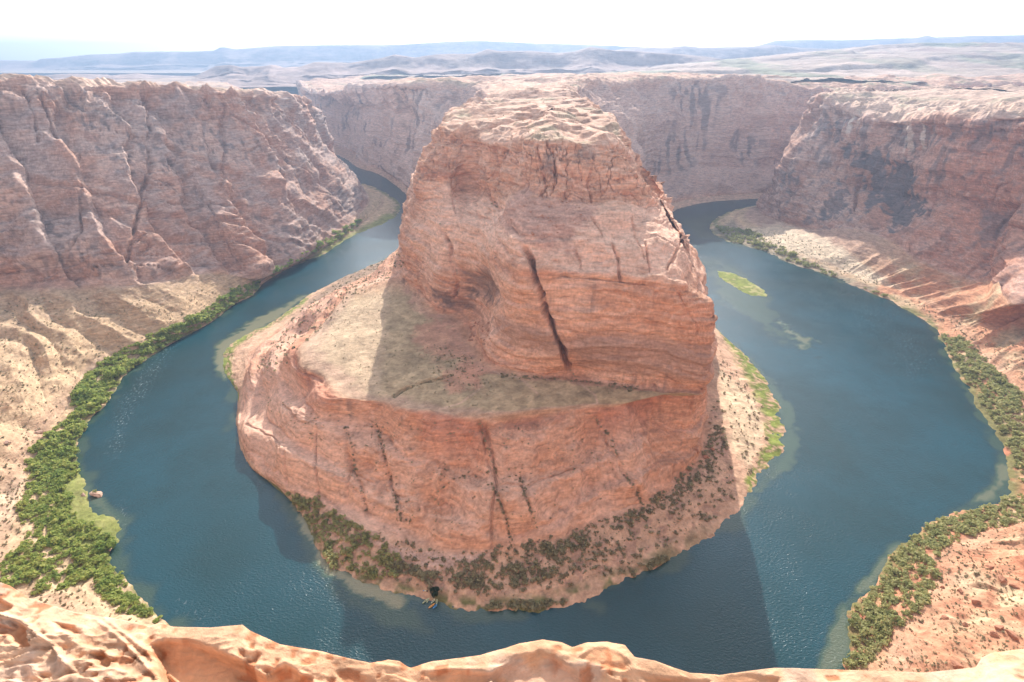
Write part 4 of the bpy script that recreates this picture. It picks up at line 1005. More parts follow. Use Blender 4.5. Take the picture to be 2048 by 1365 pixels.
Gl[..., 2] += hh * keep
Gl[..., 1] -= np.maximum(hh, -0.02) * 0.3 * keep
cl = np.zeros(Gl.shape, np.float32) + np.array([0.62, 0.35, 0.205])
cl = mixc(cl, np.array([0.66, 0.42, 0.28]), sm(-0.03, 0.07, hh))
cl = mixc(cl, np.array([0.56, 0.28, 0.15]), scm * 0.8)  # hollows deeper orange, their shade put into the colour
cl = mixc(cl, np.array([0.52, 0.37, 0.29]), sm(0.1, 0.6, fbm(Gs, 0.12, 3, 519)) * 0.5)
cl = mixc(cl, np.array([0.45, 0.17, 0.08]), pit * 0.8)
struct(grid_mesh("cliff_edge", Gl, M_NEAR, cl))
print("lip", time.time() - T0)

# ------------------------------------------------------------------ islet in the right arm of the river
def patch(name, poly, h, tint, seed, n=70):
    L = world_line(poly)
    x0, y0 = L.min(0) - 4; x1, y1 = L.max(0) + 4
    X, Y = np.meshgrid(np.linspace(x0, x1, n), np.linspace(y0, y1, n))
    d, _ = pdist(X, Y, np.vstack([L, L[:1]]))
    d = np.where(inside(X, Y, L), d, -d)
    P = np.stack([X, Y, X * 0], -1)
    d = d + fbm(P, 9, 3, seed) * 2.5
    Z = np.clip(d / 6, -0.6, 1) * h + fbm(P, 3, 2, seed + 1) * 0.15 * (d > 0)
    Cc = np.zeros(X.shape + (3,), np.float32) + np.array(tint)
    Cc = mixc(Cc, np.array([0.40, 0.36, 0.16]), sm(0, 0.6, fbm(P, 6, 2, seed + 2)))
    return struct(grid_mesh(name, np.stack([X, Y, Z], -1), M_ROCK, Cc))
patch("grassy_islet", [(1436, 543), (1462, 545), (1500, 562), (1530, 583), (1532, 593), (1500, 592), (1465, 572), (1440, 556)], 0.7, (0.24, 0.27, 0.07), 601)

# ------------------------------------------------------------------ surfaces for planting: nearest grid point of the terrain
def pick(Gg, mask, n, weight=None):
    """n random points on the terrain grid where mask > 0, spread evenly over ground area"""
    a = Gg[1:, 1:] - Gg[:-1, :-1]; c = Gg[1:, :-1] - Gg[:-1, 1:]
    area = np.linalg.norm(np.cross(a, c), axis=-1) * 0.5
    w = area * mask[:-1, :-1]
    w = w.ravel() / w.sum()
    idx = rng.choice(w.size, n, p=w)
    i, j = np.unravel_index(idx, area.shape)
    u, v = rng.random((2, n, 1))
    p = Gg[i, j] * (1 - u) * (1 - v) + Gg[i, j + 1] * u * (1 - v) + Gg[i + 1, j] * (1 - u) * v + Gg[i + 1, j + 1] * u * v
    return p

def leaf_blob(seed, nclump=9, nleaf=26, size=0.16, flat=0.7):
    """crown of small leaf faces gathered in clumps; radius about 1, base at z=0; returns V, quads"""
    r = np.random.default_rng(seed)
    V, Fq = [], []
    for c in range(nclump):
        a = r.random() * 6.283; rad = 0.15 + 0.55 * r.random() ** 0.6
        cc = np.array([math.cos(a) * rad, math.sin(a) * rad, flat * (0.35 + 0.55 * r.random() * (1 - rad * 0.5))])
        cr = 0.24 + 0.2 * r.random()
        d = r.normal(size=(nleaf, 3)); d[:, 2] = np.abs(d[:, 2]) * 0.9 - 0.25
        d /= np.linalg.norm(d, axis=1, keepdims=True)
        p = cc + d * cr * (0.75 + 0.35 * r.random((nleaf, 1)))
        p[:, 2] = np.maximum(p[:, 2], 0.03)
        for q, dd in zip(p, d):
            nrm = dd + r.normal(size=3) * 0.45; nrm /= np.linalg.norm(nrm)
            t = np.cross(nrm, r.normal(size=3)); t /= np.linalg.norm(t); b_ = np.cross(nrm, t)
            s = size * (0.6 + 0.8 * r.random())
            k0 = len(V)
            V += [q - t * s - b_ * s * 0.6, q + t * s - b_ * s * 0.7, q + t * s * 0.8 + b_ * s * 0.7, q - t * s * 0.7 + b_ * s * 0.6]
            Fq.append([k0, k0 + 1, k0 + 2, k0 + 3])
    return np.array(V), np.array(Fq)

def stem_mesh(seed, h=0.6, n=5):
    r = np.random.default_rng(seed)
    V, Fq = [], []
    for i in range(n):
        a = i * 6.283 / n + r.random(); tip = np.array([math.cos(a) * 0.35, math.sin(a) * 0.35, h * (0.7 + 0.4 * r.random())])
        for k, (c, rad) in enumerate(((np.array([0, 0, -0.1]), 0.05), (tip * 0.5 + np.array([0, 0, 0.08]), 0.035), (tip, 0.015))):
            for j in range(4):
                V.append(c + rad * np.array([math.cos(j * 1.571), math.sin(j * 1.571), 0]))
        b0 = i * 12
        for k in range(2):
            for j in range(4):
                Fq.append([b0 + k * 4 + j, b0 + k * 4 + (j + 1) % 4, b0 + k * 4 + 4 + (j + 1) % 4, b0 + k * 4 + 4 + j])
    return np.array(V), np.array(Fq)

def protos(mat, n, nclump, nleaf, size, flat, seed, tname):
    out = []
    for i in range(n):
        V, Fq = leaf_blob(seed + i, nclump, nleaf, size, flat)
        sv, sf = stem_mesh(seed + 50 + i, 0.7 * flat)
        out.append((tri_mesh(tname + "_crown", V, Fq, mat), tri_mesh(tname + "_stems", sv, sf, M_BARK)))
    return out
BUSH_P = protos(M_LEAF, 5, 11, 26, 0.12, 0.85, 1000, "bush")
OLIV_P = protos(M_OLIVE, 4, 10, 24, 0.12, 0.7, 1100, "shrub")
SCRB_P = protos(M_SCRUB, 4, 6, 14, 0.17, 0.6, 1200, "scrub")

def plant(name, pr, p, s, sz, label, cat, group):
    e = bpy.data.objects.new(name, None); COL.objects.link(e)
    e.empty_display_size = 0.5
    e.location = p; e.rotation_euler = (0, 0, random.random() * 6.28); e.scale = (s, s * (0.8 + 0.4 * random.random()), s * sz)
    cr_, st_ = pr[random.randrange(len(pr))]
    c = bpy.data.objects.new("crown", cr_); COL.objects.link(c); c.parent = e
    t = bpy.data.objects.new("stems", st_); COL.objects.link(t); t.parent = e
    tag(e, label, cat, group)
    return e

def scatter_mass(name, pts, sizes, mat, seed, nclump=2, nleaf=7, size=0.3, flat=0.6, label=None, cat=None):
    """plants past the individual limit, joined in one mesh"""
    pv = [leaf_blob(seed + i, nclump, nleaf, size, flat) for i in range(6)]
    r = np.random.default_rng(seed)
    VV, FF, off = [], [], 0
    which = r.integers(0, 6, len(pts))
    for k in range(6):
        m = which == k
        P_, S_ = pts[m], sizes[m]
        if not len(P_): continue
        V, Fq = pv[k]
        a = r.random(len(P_)) * 6.283
        ca, sa = np.cos(a)[:, None], np.sin(a)[:, None]
        x = (V[None, :, 0] * ca - V[None, :, 1] * sa) * S_[:, None] + P_[:, 0:1]
        y = (V[None, :, 0] * sa + V[None, :, 1] * ca) * S_[:, None] + P_[:, 1:2]
        z = V[None, :, 2] * S_[:, None] + P_[:, 2:3]
        W_ = np.stack([x, y, z], -1).reshape(-1, 3)
        f = (Fq[None] + (np.arange(len(P_)) * len(V))[:, None, None]).reshape(-1, 4) + off
        VV.append(W_); FF.append(f); off += len(W_)
    me = tri_mesh(name, np.concatenate(VV), np.concatenate(FF), mat)
    o = bpy.data.objects.new(name, me); COL.objects.link(o)
    tag(o, label, cat, kind='stuff')
    return o

oqx, oqy = project(OUT_G); pqx, pqy = project(PEN_G)
def mask_out(poly, jit=0, w=4): return (soft(oqx, oqy, poly, w) > 0.5) * (OUT_G[..., 2] > 0.25)
def mask_pen(poly, w=4): return (soft(pqx, pqy, poly, w) > 0.5) * (PEN_G[..., 2] > 0.25)

left_groups = []
# thickets: (grid, mask polygon, count, radius range, prototype, label, group)
TH = [
 ('o', [(520, 560), (520, 590), (450, 640), (360, 685), (335, 690), (330, 665), (380, 640), (440, 600), (490, 570)], 46, (4, 7), BUSH_P, "green bush in the narrow line of growth below the left cliff", "bushes along the left bank below the cliff"),
 ('o', [(330, 660), (345, 690), (270, 745), (225, 810), (200, 845), (150, 830), (160, 780), (200, 730), (270, 690)], 50, (4, 7.5), BUSH_P, "green bush on the left bank beside the riffle", "bushes on the left bank beside the riffle"),
 ('o', [(150, 830), (200, 845), (165, 880), (170, 940), (150, 960), (100, 980), (60, 940), (80, 890), (120, 850)], 40, (3.5, 6.5), BUSH_P, "green bush on the left bend of the bank", "bushes on the left bend of the bank"),
 ('o', [(60, 960), (130, 970), (160, 1040), (230, 1070), (240, 1100), (220, 1150), (150, 1170), (60, 1190), (10, 1180), (10, 1130), (60, 1070), (40, 1020)], 70, (3, 5.5), BUSH_P, "dense green bush in the thicket of the lower left bank", "bushes of the lower left thicket"),
 ('o', [(190, 1150), (240, 1130), (255, 1180), (310, 1230), (345, 1258), (300, 1240), (240, 1215), (205, 1190)], 26, (2.2, 4), BUSH_P, "green bush in the strip tapering to the rock lip", "bushes of the tapering strip at lower left"),
 ('o', [(1800, 1085), (1890, 1040), (1990, 1010), (2048, 985), (2048, 1040), (1950, 1065), (1870, 1100), (1870, 1160), (1850, 1200), (1790, 1250), (1730, 1340), (1680, 1345), (1700, 1215), (1745, 1185)], 100, (2.4, 4.6), OLIV_P, "yellow green bush on the lower right bank", "bushes of the lower right bank"),
 ('o', [(1880, 670), (1930, 760), (1990, 850), (2030, 930), (2048, 985), (2048, 800), (1985, 740), (1930, 680)], 90, (3, 5.5), OLIV_P, "olive green bush on the right bank beside the outer bend", "bushes of the right bank at the outer bend"),
 ('o', [(1430, 455), (1500, 462), (1600, 515), (1720, 575), (1800, 600), (1790, 615), (1700, 575), (1580, 528), (1460, 487)], 44, (4, 6.5), OLIV_P, "grey green bush fringing the far right bank", "bushes fringing the far right bank"),
 ('p', [(575, 985), (640, 1005), (690, 1040), (760, 1080), (800, 1120), (790, 1165), (740, 1160), (670, 1140), (630, 1080)], 44, (2.0, 4.2), OLIV_P, "yellow green bush on the left tip of the inner beach", "bushes at the left tip of the inner beach"),
 ('o', [(600, 525), (700, 468), (740, 430), (700, 450), (620, 500), (540, 550), (545, 558)], 26, (4, 7), BUSH_P, "green bush at the foot of the far left wall", "bushes at the foot of the far left wall"),
]
individ = 0
mass_p, mass_s, masso_p, masso_s = [], [], [], []
for g, poly, cnt, (r0, r1), pr, lab, grp in TH:
    Gg = OUT_G if g == 'o' else PEN_G
    mk = mask_out(poly) if g == 'o' else mask_pen(poly)
    if mk.sum() < 5: print("EMPTY", lab); continue
    P_ = pick(Gg, mk, int(cnt * 6))
    S_ = (r0 + (r1 - r0) * rng.random(len(P_)) ** 1.5) * np.where(rng.random(len(P_)) < 0.15, 1.45, 0.95)
    kind = "bush" if pr is BUSH_P else "olive_bush"
    n_ind = int(cnt * (0.85 if pr is BUSH_P else 0.62))
    # larger ones as individuals, spaced out
    for i in range(n_ind):
        bx, by = project(P_[i])
        ty = (by - min(q[1] for q in poly)) / (max(q[1] for q in poly) - min(q[1] for q in poly))
        if not (0 < bx < 2048 and by < 1362): continue
        big_ = S_[i] > r0 + (r1 - r0) * 0.42
        lv_ = 'upper' if ty < 0.25 else 'upper middle' if ty < 0.5 else 'lower middle' if ty < 0.75 else 'lower'
        lab_ = ("large " if big_ else "small ") + lab + ", " + lv_ + " part"
        plant(kind, pr, tuple(P_[i] - np.array([0, 0, 0.2])), float(S_[i]), 0.8 + 0.3 * random.random(), lab_, "bush", grp + ", " + ("large" if big_ else "small") + " ones, " + lv_ + " part")
        individ += 1
    mp_, ms_ = (mass_p, mass_s) if pr is BUSH_P else (masso_p, masso_s)
    mp_.append(P_[n_ind:]); ms_.append(S_[n_ind:] * 0.72)
scatter_mass("undergrowth", np.concatenate(mass_p), np.concatenate(mass_s), M_LEAF, 41, 4, 14, 0.2, 0.75, "low green undergrowth filling the gaps between the left bank bushes", "undergrowth")
scatter_mass("olive_undergrowth", np.concatenate(masso_p), np.concatenate(masso_s), M_OLIVE, 42, 4, 13, 0.2, 0.7, "low olive undergrowth filling the gaps between the bank bushes", "undergrowth")
print("individual bushes", individ, time.time() - T0)

# dry desert scrub: big ones single, the rest as ground cover
def dots(g, poly, n, r0, r1):
    Gg = OUT_G if g == 'o' else PEN_G
    mk = mask_out(poly) if g == 'o' else mask_pen(poly)
    if mk.sum() < 5: print("EMPTY dots", poly[:2]); return np.zeros((0, 3)), np.zeros(0)
    P_ = pick(Gg, mk, n)
    k_ = rng.random(len(P_)) < 0.55 + 0.5 * (fbm(P_, 14, 2, 77) > 0)
    P_ = P_[k_]
    return P_, (r0 + (r1 - r0) * rng.random(len(P_)) ** 2.6) * 0.78
Z = [
 ('p', [(570, 990), (760, 1070), (900, 1110), (1000, 1100), (1150, 1068), (1290, 1015), (1400, 920), (1440, 780), (1460, 900), (1470, 1000), (1380, 1080), (1250, 1150), (1050, 1195), (900, 1190), (800, 1170)], 1000, 0.6, 3.0),
 ('p', [(780, 1130), (1100, 1080), (1300, 1060), (1200, 1140), (980, 1185), (860, 1175)], 330, 0.9, 3.6),
 ('p', [(1140, 1065), (1290, 1015), (1390, 945), (1440, 840), (1460, 880), (1420, 960), (1310, 1040), (1160, 1085)], 260, 1.2, 3.4),
 ('p', [(1440, 700), (1520, 800), (1540, 880), (1500, 960), (1450, 820)], 220, 0.8, 2.6),
 ('p', [(808, 500), (700, 548), (610, 610), (540, 690), (490, 760), (540, 760), (600, 700), (700, 600), (808, 540)], 1300, 1.2, 3.0),
 ('p', [(500, 790), (620, 900), (700, 1010), (900, 1090), (1100, 1060), (1250, 990), (1200, 850), (950, 850), (750, 830)], 700, 0.6, 1.5),
 ('p', [(640, 640), (800, 570), (900, 640), (960, 740), (1270, 780), (1180, 810), (900, 825), (700, 790)], 900, 0.4, 1.1),
 ('p', [(870, 690), (960, 720), (980, 770), (900, 790), (860, 740)], 160, 0.8, 1.8),
 ('p', [(1000, 748), (1290, 775), (1280, 790), (1170, 765), (1000, 757)], 160, 0.9, 2.0),
 ('o', [(0, 590), (250, 600), (500, 570), (330, 690), (200, 760), (100, 900), (0, 1150)], 1500, 0.7, 2.0),
 ('o', [(0, 950), (60, 960), (200, 1180), (300, 1250), (0, 1180)], 500, 0.7, 1.9),
 ('o', [(1720, 1345), (1860, 1180), (1880, 1090), (2048, 1040), (2048, 1345)], 1500, 0.45, 1.5),
 ('o', [(1490, 460), (1600, 470), (1800, 575), (1700, 565), (1500, 490)], 500, 1.0, 2.4),
 ('o', [(1780, 590), (1900, 620), (2048, 700), (2048, 800), (1900, 660)], 350, 0.8, 2.2),
 ('p', [(910, 220), (1230, 230), (1240, 260), (1100, 275), (900, 255)], 160, 0.8, 2.0),
]
AP, AS = [], []
for z_ in Z:
    p_, s_ = dots(*z_)
    AP.append(p_); AS.append(s_)
def along(line, g, n, r0, r1, w=3):
    for _ in range(1):
        L = np.array(line, float)
        d, _a = pdist(pqx if g == 'p' else oqx, pqy if g == 'p' else oqy, line)
        mk = (d < w) * ((PEN_LV if g == 'p' else OUT_LV) > 1)
        P_ = pick(PEN_G if g == 'p' else OUT_G, mk, n)
        AP.append(P_); AS.append(r0 + (r1 - r0) * rng.random(n))
for ln, n_ in (([(750, 845), (772, 930), (800, 1050)], 60), ([(690, 850), (715, 960), (735, 1040)], 40), ([(985, 970), (1010, 1040), (1022, 1085)], 45), ([(1210, 855), (1250, 950), (1285, 1010)], 50),
              ([(1040, 960), (1070, 1060)], 36), ([(955, 835), (975, 900), (990, 950)], 26), ([(1180, 830), (1215, 870)], 16), ([(800, 1060), (900, 960), (1050, 935)], 30), ([(880, 452), (900, 480)], 4), ([(985, 405), (1000, 425)], 5),
              ([(780, 795), (830, 772), (900, 752)], 30), ([(1141, 748), (1150, 755)], 6)):
    along(ln, 'p', n_, 0.6, 1.5)
AP = np.concatenate(AP); AS = np.concatenate(AS)
dist = np.linalg.norm(AP - np.array([0, 0, 300.0]), axis=1)
order = np.argsort(-(AS / dist))
qsx, qsy = project(AP)
vis = (qsx > 5) & (qsx < 2043) & (qsy < 1360)
big = [i for i in order if vis[i]][:290]
bs = set(big)
def scrub_label(i):
    x, y = qsx[i], qsy[i]
    if y < 300: return "dark scrub bush on the pale summit of the butte", "scrub on the summit"
    if x < 420 and y > 560: return "dark scrub bush dotting the sandy slope at the left", "scrub on the left sandy slope"
    if x > 1740 and y > 1000: return "dark scrub bush on the pebbly red slope at lower right", "scrub on the lower right slope"
    if x > 1740: return "dark scrub bush on the red fans of the right slope", "scrub on the right slope"
    if x > 1480 and y < 620: return "dark scrub bush on the sunlit far right sand strip", "scrub on the far right sand strip"
    if x > 1430 and y < 1000: return "dark scrub bush on the sunlit strip right of the butte", "scrub on the strip right of the butte"
    if x < 812 and y < 780: return "brown scrub bush on the strip left of the butte", "scrub on the strip left of the butte"
    if y > 1060 or x > 1290:
        side = "left" if x < 900 else "middle" if x < 1120 else "right" if x < 1340 else "far right"
        yb = np.interp(x, [600, 760, 925, 1070, 1225, 1345, 1405, 1440], [1000, 1066, 1100, 1082, 1032, 972, 900, 700])
        yw = np.interp(x, [612, 714, 827, 933, 1083, 1261, 1433, 1508], [1042, 1158, 1196, 1219, 1220, 1159, 1060, 967])
        t = (y - yb) / max(yw - yb, 1)
        row = ("growing against the foot of the lower cliff", "foot") if t < 0.3 else ("standing midway across the sand", "middle") if t < 0.65 else ("growing near the water", "water side")
        return "%s scrub bush %s, %s of inner beach" % ("larger" if AS[i] > 1.75 else "small", row[0], side), "%s scrub on the inner beach, %s, %s" % ("larger" if AS[i] > 1.75 else "small", side, row[1])
    if y > 820: return "dark scrub bush rooted on the lower red cliff", "scrub on the lower cliff"
    return "dark scrub bush on the dry grass bench", "scrub on the grass bench"
for i in big:
    lab, grp = scrub_label(i)
    plant("scrub_bush", SCRB_P, tuple(AP[i] - np.array([0, 0, 0.1])), float(AS[i]) * 1.1, 0.9, lab, "scrub bush", grp)
rest = np.array([i for i in range(len(AP)) if i not in bs])
scatter_mass("desert_scrub", AP[rest], AS[rest], M_SCRUB, 43, 2, 6, 0.4, 0.6, "small dark desert scrub dotted over the slopes, bench and beach", "scrub")
bp_, bs_ = [], []
for poly, n_ in (([(780, 1125), (880, 1150), (870, 1165), (800, 1150)], 60), ([(900, 1140), (960, 1125), (1080, 1115), (1140, 1130), (1090, 1165), (960, 1180), (910, 1170)], 110), ([(1060, 1100), (1160, 1070), (1180, 1095), (1090, 1115)], 60),
                 ([(1140, 1070), (1290, 1015), (1400, 915), (1440, 850), (1450, 900), (1400, 970), (1300, 1045), (1170, 1090)], 50), ([(940, 1215), (1130, 1205), (1135, 1212), (1000, 1225)], 60), ([(1190, 1190), (1380, 1095), (1385, 1102), (1200, 1198)], 50)):
    mk = mask_pen(poly, 2)
    if mk.sum() < 4: print("EMPTY beach"); continue
    p_ = pick(PEN_G, mk, n_); bp_.append(p_); bs_.append(1.3 + 2.4 * rng.random(n_) ** 2)
M_BEACH = leaf_mat("beach_shrub_foliage", (0.32, 0.29, 0.17), (0.45, 0.41, 0.24), (0.58, 0.52, 0.34))
scatter_mass("beach_shrubs", np.concatenate(bp_), np.concatenate(bs_), M_BEACH, 44, 4, 13, 0.2, 0.6, "low olive brown shrub growth merging into patches on the shaded inner beach", "shrubs")
print("scrub", len(AP), time.time() - T0)

# ------------------------------------------------------------------ boulders
def boulder_mesh(name, seed, mat, sx=1, sy=1, sz=0.7):
    r = np.random.default_rng(seed)
    nu, nv = 16, 11
    a = np.linspace(0, 2 * math.pi, nu, endpoint=False); b_ = np.linspace(-math.pi / 2, math.pi / 2, nv)
    A, B = np.meshgrid(a, b_)
    d = np.stack([np.cos(B) * np.cos(A), np.cos(B) * np.sin(A), np.sin(B)], -1)
    P = d.copy()
    for _ in range(14):                              # plane cuts give the block faces
        nn = r.normal(size=3); nn /= np.linalg.norm(nn)
        h = 0.42 + 0.3 * r.random()
        t = np.maximum((P @ nn) - h, 0)
        P -= t[..., None] * nn
    P *= (1 + 0.08 * fbm(d * 3 + seed, 1.0, 2, seed % 97))[..., None]
    P *= np.array([sx, sy, sz])
    idx = np.arange(nu * nv).reshape(nv, nu)
    q = np.stack([idx[:-1], np.roll(idx, -1, 1)[:-1], np.roll(idx, -1, 1)[1:], idx[1:]], -1).reshape(-1, 4)
    return tri_mesh(name, P.reshape(-1, 3), q, mat)
def ground(px_, py_, g):
    Gg = OUT_G if g == 'o' else PEN_G
    qx_, qy_ = (oqx, oqy) if g == 'o' else (pqx, pqy)
    i = np.unravel_index(np.argmin((qx_ - px_) ** 2 + (qy_ - py_) ** 2 + (Gg[..., 1] < 10) * 1e9), qx_.shape)
    return Gg[i]
def boulder(px_, py_, g, size_px, label, mat, seed, cat="boulder", dims=(1, 0.8, 0.75), z=None, rot=None):
    p = np.array(PX(px_, py_, z=z)) if z is not None else ground(px_, py_, g)
    dd = np.linalg.norm(p - np.array([0, 0, 300.0]))
    s = size_px * dd / FOC / 2 * 0.95
    o = bpy.data.objects.new("boulder", boulder_mesh("boulder", seed, mat, *dims)); COL.objects.link(o)
    o.location = p + np.array([0, 0, s * 0.05]); o.scale = (s, s, s); o.rotation_euler = (0.1, 0.1, rot if rot is not None else random.random() * 6)
    tag(o, label, cat)
    return o
boulder(195, 990, 'o', 24, "larger pink boulder in the dark water by the left bank with a bush on it", M_BUFF, 701, z=0.3, dims=(1.15, 0.75, 0.5), rot=-0.3)
boulder(167, 992, 'o', 12, "smaller pink boulder in the water left of the bush-topped one", M_BUFF, 702, z=0.2, dims=(1.1, 0.8, 0.55), rot=-0.5)
plant("rock_bush", OLIV_P, tuple(np.array(PX(190, 984, z=2.2))), 2.0, 0.9, "small yellow green bush growing on the larger river boulder at left", "bush", None)
BL = [(1998, 1257, 17, "squared red boulder on the lower right slope, the highest of the large ones"), (1920, 1182, 11, "small red boulder near the upper edge of the lower right slope"),
      (1879, 1172, 9, "small red boulder just right of the lower right thicket"), (1980, 1135, 14, "rust red boulder by the upper right of the pebbly slope"), (2000, 1158, 15, "broad rust red boulder at the upper right of the pebbly slope"),
      (2035, 1175, 14, "red boulder cut by the right edge of the picture"), (1948, 1203, 16, "flat red outcrop boulder mid slope at lower right"), (1905, 1330, 20, "flat tan slab above the rock lip at lower right"),
      (1990, 1270, 16, "dark red boulder in the broken band of the lower right slope"), (2020, 1268, 18, "jagged dark red boulder at the right end of the broken band"), (1895, 1240, 14, "red boulder at the left end of the broken band"), (1930, 1250, 15, "red boulder in the middle of the broken band")]
for i, (x, y, s, lab) in enumerate(BL): boulder(x, y, 'o', s, lab, M_RED, 720 + i)
for i, (x, y, s, lab) in enumerate([(75, 868, 16, "reddish boulder in the sandy slope beside the dark round bush"), (12, 885, 12, "tan boulder at the left edge on the sandy slope"), (220, 1100, 9, "pale boulder on the grassy left bank near the water"),
                                    (313, 1208, 9, "pinkish boulder at the water's edge near the tapering bush strip")]): boulder(x, y, 'o', s, lab, M_BUFF, 750 + i)
BP = [(1066, 470, 13, "orange block at the foot of the rubble chute on the butte"), (1120, 400, 9, "pale block high in the rubble chute on the butte"), (1395, 905, 14, "red block fallen at the right corner of the lower cliff"), (1412, 915, 18, "pale red slab fallen at the right foot of the lower cliff"),
      (1425, 900, 12, "red block leaning among bushes right of the lower cliff"), (1098, 415, 7, "small brown block in the middle of the rubble chute"), (768, 1055, 8, "tan block at the left end of the lower cliff foot")]
for i, (x, y, s, lab) in enumerate(BP): boulder(x, y, 'p', s, lab, M_RED if i not in (1, 6) else M_BUFF, 770 + i)
# fallen slab heap beside the alcove
for i in range(26):
    x = 945 + random.random() * 42 - 6; y = 640 + random.random() * 50
    b0 = boulder(x, y, 'p', 6 + random.random() * 7, "red slab in the heap fallen below the alcove of the butte", M_RED, 800 + i, dims=(1, 0.7, 0.5))
    b0['group'] = "slabs heaped below the alcove"
for i in range(60):
    x = 1040 + random.gauss(60, 42); y = 385 + random.random() * 100
    b0 = boulder(x, y, 'p', 2.5 + random.random() * 4, "small brown block in the rubble chute on the face of the butte", M_RED, 840 + i % 6, dims=(1, 0.8, 0.6))
    b0['group'] = "blocks in the rubble chute"

# ------------------------------------------------------------------ dark tree, boats and gear on the landing beach
tp = ground(871, 1188, 'p')
tr = bpy.data.objects.new("tree", None); COL.objects.link(tr); tr.location = tp
V, Fq = leaf_blob(901, 16, 40, 0.10, 1.0)
M_DTREE = leaf_mat("dark_tree_foliage", (0.015, 0.035, 0.015), (0.03, 0.055, 0.02), (0.05, 0.08, 0.03))
c = bpy.data.objects.new("crown", tri_mesh("tree_crown", V, Fq, M_DTREE)); COL.objects.link(c); c.parent = tr; c.scale = (3.6, 3.6, 4.6); c.location = (0, 0, 1.2)
def tube(r0, r1, h, n=8):
    a = np.arange(n) / n * 2 * math.pi
    V = np.concatenate([np.stack([np.cos(a) * r0, np.sin(a) * r0, a * 0 - 0.3], -1), np.stack([np.cos(a) * r1 + 0.1, np.sin(a) * r1, a * 0 + h], -1)])
    return V, np.array([[i, (i + 1) % n, n + (i + 1) % n, n + i] for i in range(n)])
V, Fq = tube(0.3, 0.12, 3.5)
t = bpy.data.objects.new("trunk", tri_mesh("tree_trunk", V, Fq, M_BARK)); COL.objects.link(t); t.parent = tr
tag(tr, "single dark green tree standing behind the boats on the landing beach", "tree")

def kayak(name, px_, py_, ang, Lk, Wk, hull_c, deck_c, label):
    p = np.array(PX(px_, py_, z=0.55))
    e = bpy.data.objects.new(name, None); COL.objects.link(e); e.location = p; e.rotation_euler = (0, 0, ang)
    ts = np.linspace(-1, 1, 17)
    w = Wk / 2 * (1 - np.abs(ts) ** 2.6); sheer = 0.12 + 0.22 * np.abs(ts) ** 3
    V, Fq = [], []
    prof = [(-1.0, 1.0), (-0.96, 0.6), (-0.6, 0.12), (0, 0.0), (0.6, 0.12), (0.96, 0.6), (1.0, 1.0)]
    for t_, w_, s_ in zip(ts, w, sheer):
        for a, h in prof:
            V.append((t_ * Lk / 2, a * w_, -0.2 + h * (0.2 + s_)))
    m = len(prof)
    for i in range(len(ts) - 1):
        for j in range(m - 1):
            Fq.append([i * m + j, (i + 1) * m + j, (i + 1) * m + j + 1, i * m + j + 1])
    h = bpy.data.objects.new("hull", tri_mesh("hull", V, Fq, hull_c, True)); COL.objects.link(h); h.parent = e
    V2, F2 = [], []
    for t_, w_, s_ in zip(ts, w, sheer):
        cockpit = abs(t_) < 0.45
        V2 += [(t_ * Lk / 2, -w_ * 0.98, s_), (t_ * Lk / 2, -w_ * 0.5, s_ + (0.03 if not cockpit else -0.15)), (t_ * Lk / 2, w_ * 0.5, s_ + (0.03 if not cockpit else -0.15)), (t_ * Lk / 2, w_ * 0.98, s_)]
    for i in range(len(ts) - 1):
        for j in range(3): F2.append([i * 4 + j, (i + 1) * 4 + j, (i + 1) * 4 + j + 1, i * 4 + j + 1])
    d = bpy.data.objects.new("deck", tri_mesh("deck", V2, F2, deck_c, False)); COL.objects.link(d); d.parent = e
    for sx in (-0.35, 0.3):                          # seats
        V3 = np.array([(-.2, -.25, -.1), (.2, -.25, -.1), (.2, .25, -.1), (-.2, .25, -.1), (-.2, -.25, .05), (.2, -.25, .02), (.2, .25, .02), (-.2, .25, .05), (-.26, -.25, .35), (-.26, .25, .35)], float) + np.array([sx * Lk * 0.4, 0, 0.08])
        s = bpy.data.objects.new("seat", tri_mesh("seat", V3, [[4, 5, 6, 7], [0, 1, 5, 4], [1, 2, 6, 5], [2, 3, 7, 6], [4, 7, 9, 8]], M_KSEAT)); COL.objects.link(s); s.parent = e
    tag(e, label, "kayak")
M_KGREEN = flat_mat("lime_hull", (0.45, 0.62, 0.18), 0.4); M_KPALE = flat_mat("pale_hull", (0.72, 0.75, 0.55), 0.4)
M_KOR = flat_mat("orange_hull", (0.85, 0.42, 0.10), 0.4); M_KBL = flat_mat("blue_hull", (0.08, 0.30, 0.60), 0.4)
M_KSEAT = flat_mat("dark_seat", (0.05, 0.05, 0.05), 0.8); M_KDECK = flat_mat("light_deck", (0.55, 0.60, 0.36), 0.5)
kayak("kayak", 850, 1203, 0.85, 4.4, 1.0, M_KGREEN, M_KDECK, "leftmost lime green kayak, drawn up pointing to the upper right")
kayak("kayak", 856, 1201, 1.25, 3.8, 1.0, M_KPALE, M_KDECK, "pale kayak lying right beside the leftmost green one")
kayak("kayak", 866, 1203, 1.0, 3.8, 1.1, M_KGREEN, M_KPALE, "lime kayak with pale deck lying alone between the pale and white rimmed boats")
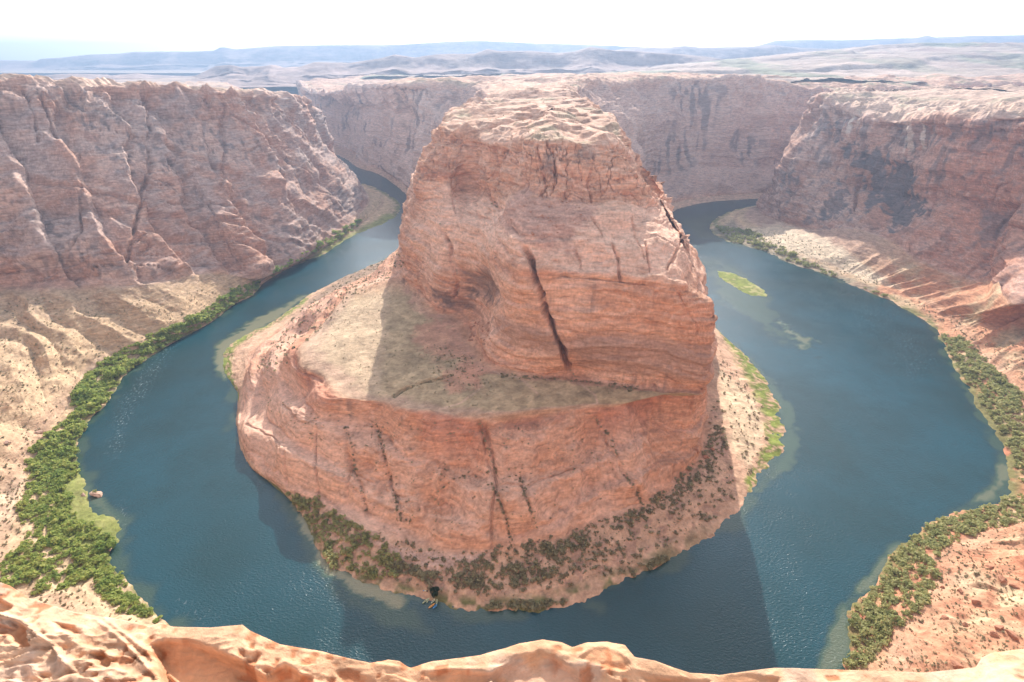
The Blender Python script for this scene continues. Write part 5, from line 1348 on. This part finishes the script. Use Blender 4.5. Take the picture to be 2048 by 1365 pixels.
kayak("kayak", 873.5, 1204, 1.57, 3.8, 1.2, M_KPALE, M_KDECK, "white rimmed kayak, the rightmost one on the weedy bank")
kayak("kayak", 863.5, 1212, 0.75, 4.8, 1.3, M_KOR, M_KOR, "orange kayak floating at the landing beside the blue one")
kayak("kayak", 870, 1213.5, 0.9, 3.8, 1.3, M_KBL, M_KBL, "blue kayak floating right of the orange one")
# gear heap: bags and a cool box, all loosely piled
gp = ground(851, 1182, 'p')
for i, (dx, dy, s, cmat, lab) in enumerate(((0, 0, 0.9, M_KPALE, "white box in the gear left of the dark tree"), (1.3, -0.3, 0.8, M_KSEAT, "dark bag right of the white box in the gear"), (-1.2, 0.2, 0.7, M_KBL, "blue bag left of the white box in the gear"))):
    o = bpy.data.objects.new("gear_bag" if i else "gear_box", boulder_mesh("bag", 950 + i, cmat, 1, 0.7, 0.6)); COL.objects.link(o)
    o.location = gp + np.array([dx, dy, 0.3]); o.scale = (s, s, s); tag(o, lab, "bag" if i else "box")

# ------------------------------------------------------------------ the air
me = bpy.data.meshes.new("haze")
x0, x1, y0, y1, z0, z1 = -16000, 16000, -3000, 11500, -6, 620
me.from_pydata([(x0, y0, z0), (x1, y0, z0), (x1, y1, z0), (x0, y1, z0), (x0, y0, z1), (x1, y0, z1), (x1, y1, z1), (x0, y1, z1)], [],
               [(3, 2, 1, 0), (4, 5, 6, 7), (0, 1, 5, 4), (1, 2, 6, 5), (2, 3, 7, 6), (3, 0, 4, 7)])
hz = bpy.data.objects.new("haze", me); COL.objects.link(hz)
hz['kind'] = 'stuff'; hz['label'] = "pale blue desert haze filling the canyon air"; hz['category'] = "haze"
m = bpy.data.materials.new("haze_air"); m.use_nodes = True
n, l = m.node_tree.nodes, m.node_tree.links
n.clear()
pv = n.new("ShaderNodeVolumePrincipled")
pv.inputs['Color'].default_value = (0.33, 0.46, 0.66, 1)
pv.inputs['Density'].default_value = 0.00016
pv.inputs['Anisotropy'].default_value = 0.35
out = n.new("ShaderNodeOutputMaterial")
l.new(pv.outputs[0], out.inputs['Volume'])
me.materials.append(m)
print("done", time.time() - T0)
